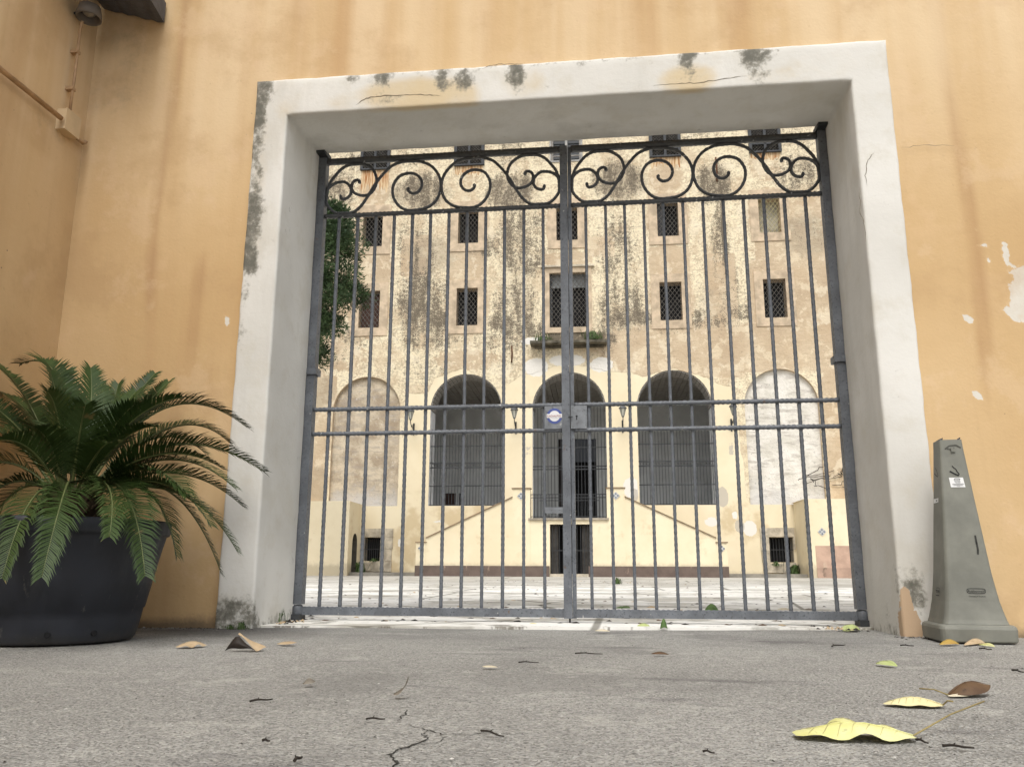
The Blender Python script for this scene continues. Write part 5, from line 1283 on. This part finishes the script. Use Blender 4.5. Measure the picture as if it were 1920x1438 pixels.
scatter('wall_foot_debris', 900, [CHD, CHG, TW, CHD], .002, .008, lambda r: (r.choice((r.uniform(-3.1,-1.85), r.uniform(1.35,3.2), r.uniform(1.35,1.6))), 4.37-abs(r.gauss(0, .05))), .6, 4)
scatter('courtyard_litter', 500, [CHD, TW, LM_['tan'], LM_['br']], .008, .03, lambda r: (r.uniform(-3.2,3), 4.9+r.random()**2*17), .35, 5, z=.013)
scatter('hinge_debris', 120, [TW, CHD, LM_['tan']], .004, .014, lambda r: (r.choice((1.20+r.gauss(0,.05), -1.83+r.gauss(0,.04))), 4.72+r.gauss(0,.08)), .8, 6, z=.012)

# small weeds
WEED = leaf_mat('weed_green', (.045,.085,.02), (.08,.12,.04))
def weed(loc, n, h, label, seed, spread=.06, lw=.006):
    rr = random.Random(seed); t = thing('weed', label, 'weed', loc, 0, 'small weeds')
    for part in range(1):
        mb = MB()
        for k in range(n):
            a = rr.uniform(0, 6.28); r_ = rr.uniform(0, spread); hh = h*rr.uniform(.2, 1)**1.3; lean = rr.uniform(0, .7); bx_, by_ = r_*math.cos(a), r_*math.sin(a); dx, dy = math.cos(a*3)*hh*lean, math.sin(a*3)*hh*lean
            nx_, ny_ = -math.sin(a)*lw, math.cos(a)*lw
            mb.add([(bx_-nx_*.4,by_-ny_*.4,0),(bx_+nx_*.4,by_+ny_*.4,0),(bx_+dx*.5+nx_,by_+dy*.5+ny_,hh*.7),(bx_+dx*.5-nx_,by_+dy*.5-ny_,hh*.7),(bx_+dx,by_+dy,hh*.8)], [(0,1,2,3),(3,2,4)])
        mb.build('foliage', WEED, t)
    MB().tube([(0,0,0),(.004,0,h*.5)], [.003,.001], 4).build('stem', WEED, t)
weed((-1.93, 4.31, 0), 60, .05, 'small green weed at the foot of the left jamb', 1, .05, .003)
weed((-1.99, 4.30, 0), 40, .035, 'low weed sprouting left of the other jamb weed', 2, .04, .003)
def bp(x, y, z): p = PN*(DIST+y)+PX*x; return (p.x, p.y, z)
weed(bp(-8.45, -1.25, .13), 120, .5, 'leafy green weed growing at the small arched door of the left block', 3, .22, .03)
weed(bp(6.9, -.3, .13), 110, .42, 'green weed in the corner right of the right cellar window', 4, .2, .03)
weed(bp(6.35, -.1, .4), 70, .22, 'weed growing on the sill of the right cellar window', 5, .25, .02)
weed(bp(-8.3, -.05, .5), 50, .2, 'weed on the sill of the left cellar window', 6, .2, .02)
weed(bp(-1.9, -.3, 8.8), 120, .35, 'weeds growing on the left end of the broken balcony slab', 7, .4, .02)
weed(bp(.0, -.3, 8.8), 160, .45, 'weeds growing on the right end of the broken balcony slab', 8, .45, .02)
p_ = G(1157, 1096); weed((p_.x, p_.y, .012), 90, .16, 'weed growing from a joint in the courtyard behind the gate', 9, .10, .015)
weed((-1.90, 4.75, .012), 60, .10, 'dry weed tangled round the left gate pivot', 10, .05, .003)

# dry creeper on the right wall of the palace
b = MB(); rr = random.Random(5)
for k in range(14):
    x = 7.3+rr.random()*2.0; z = 3.1+rr.random()*.6; pts = [(x, -.05, z)]
    for q in range(6): x += rr.uniform(-.1,.32); z += rr.uniform(-.12,.13); pts.append((x, -.04-rr.random()*.08, z))
    b.tube(pts, .014, 4, smooth=False)
cp_ = b.build('branches', TW, thing('dry_creeper', 'dry leafless creeper clinging above the right block of the palace', 'creeper', PN*DIST, ANG))

# ------------------------------------------------------------------ conifer behind the left jamb
tx = PN*(DIST-8) + PX*(-8.95)
tree = thing('pine_tree', 'dark green pine seen behind the left gate post', 'tree', (tx.x, tx.y, 0))
MB().tube([(-.3,0,0),(-.2,.05,3),(-.1,0,6),(0,0,8.5),(.05,0,10.5)], [.28,.24,.19,.12,.04], 10).build('trunk', plain('pine_bark', (.09,.065,.045), .95, .4, 5, .6, .1), tree)
rr = np.random.default_rng(4); lb = MB()
cl = []
for k in range(150):
    t = rr.random(); z = 6.1 + 5.2*t; R_ = 1.28 + 1.0*math.sin(math.pi*min(1, (t*.85+.12)))
    R_ *= np.interp(z, [6, 6.8, 7.6, 8.6, 9.8, 10.8, 11.5], [.35, .62, .80, .92, 1.0, .98, .35])
    a = rr.uniform(0, 6.28); r_ = R_*math.sqrt(rr.uniform(.35, 1))*.92
    c_ = Vector((r_*math.cos(a), r_*math.sin(a), z)); cl.append((c_, .36+.28*rr.random()))
    lb.tube([(0, 0, max(5.5, z-.7)), (c_.x*.6, c_.y*.6, z-.25), tuple(c_)], [.06, .035, .012], 5)
lb.build('limbs', plain('pine_bark', (.09,.065,.045), .95, .4, 5, .6, .1), tree)
PINE = NM('pine_needles', .6, .25); _n = PINE.noise(1.6, 4, .6); _c = PINE.mix(PINE.step(_n, .35, .65), (.025,.048,.02), (.07,.115,.045)); PINE = PINE.col(_c)
vs = []; fs = []
for c_, R_ in cl:
    m_ = 520
    u = rr.normal(size=(m_, 3)); u /= np.linalg.norm(u, axis=1)[:, None]; rad_ = R_*rr.random(m_)**.4; base = np.array(c_) + u*rad_[:, None]*np.array([1.1, 1.1, .85])
    dr = u*.7 + rr.normal(size=(m_, 3))*.35 + np.array([0, 0, .25]); dr /= np.linalg.norm(dr, axis=1)[:, None]; ln = rr.uniform(.07, .17, m_)
    sd = np.cross(dr, rr.normal(size=(m_, 3))); sd /= np.linalg.norm(sd, axis=1)[:, None]
    for i in range(m_):
        o = len(vs); vs += [tuple(base[i]-sd[i]*.019), tuple(base[i]+sd[i]*.019), tuple(base[i]+dr[i]*ln[i])]; fs.append((o, o+1, o+2))
me = bpy.data.meshes.new('crown'); me.from_pydata(vs, [], fs); me.materials.append(PINE); me.update(); link('crown', me, tree)
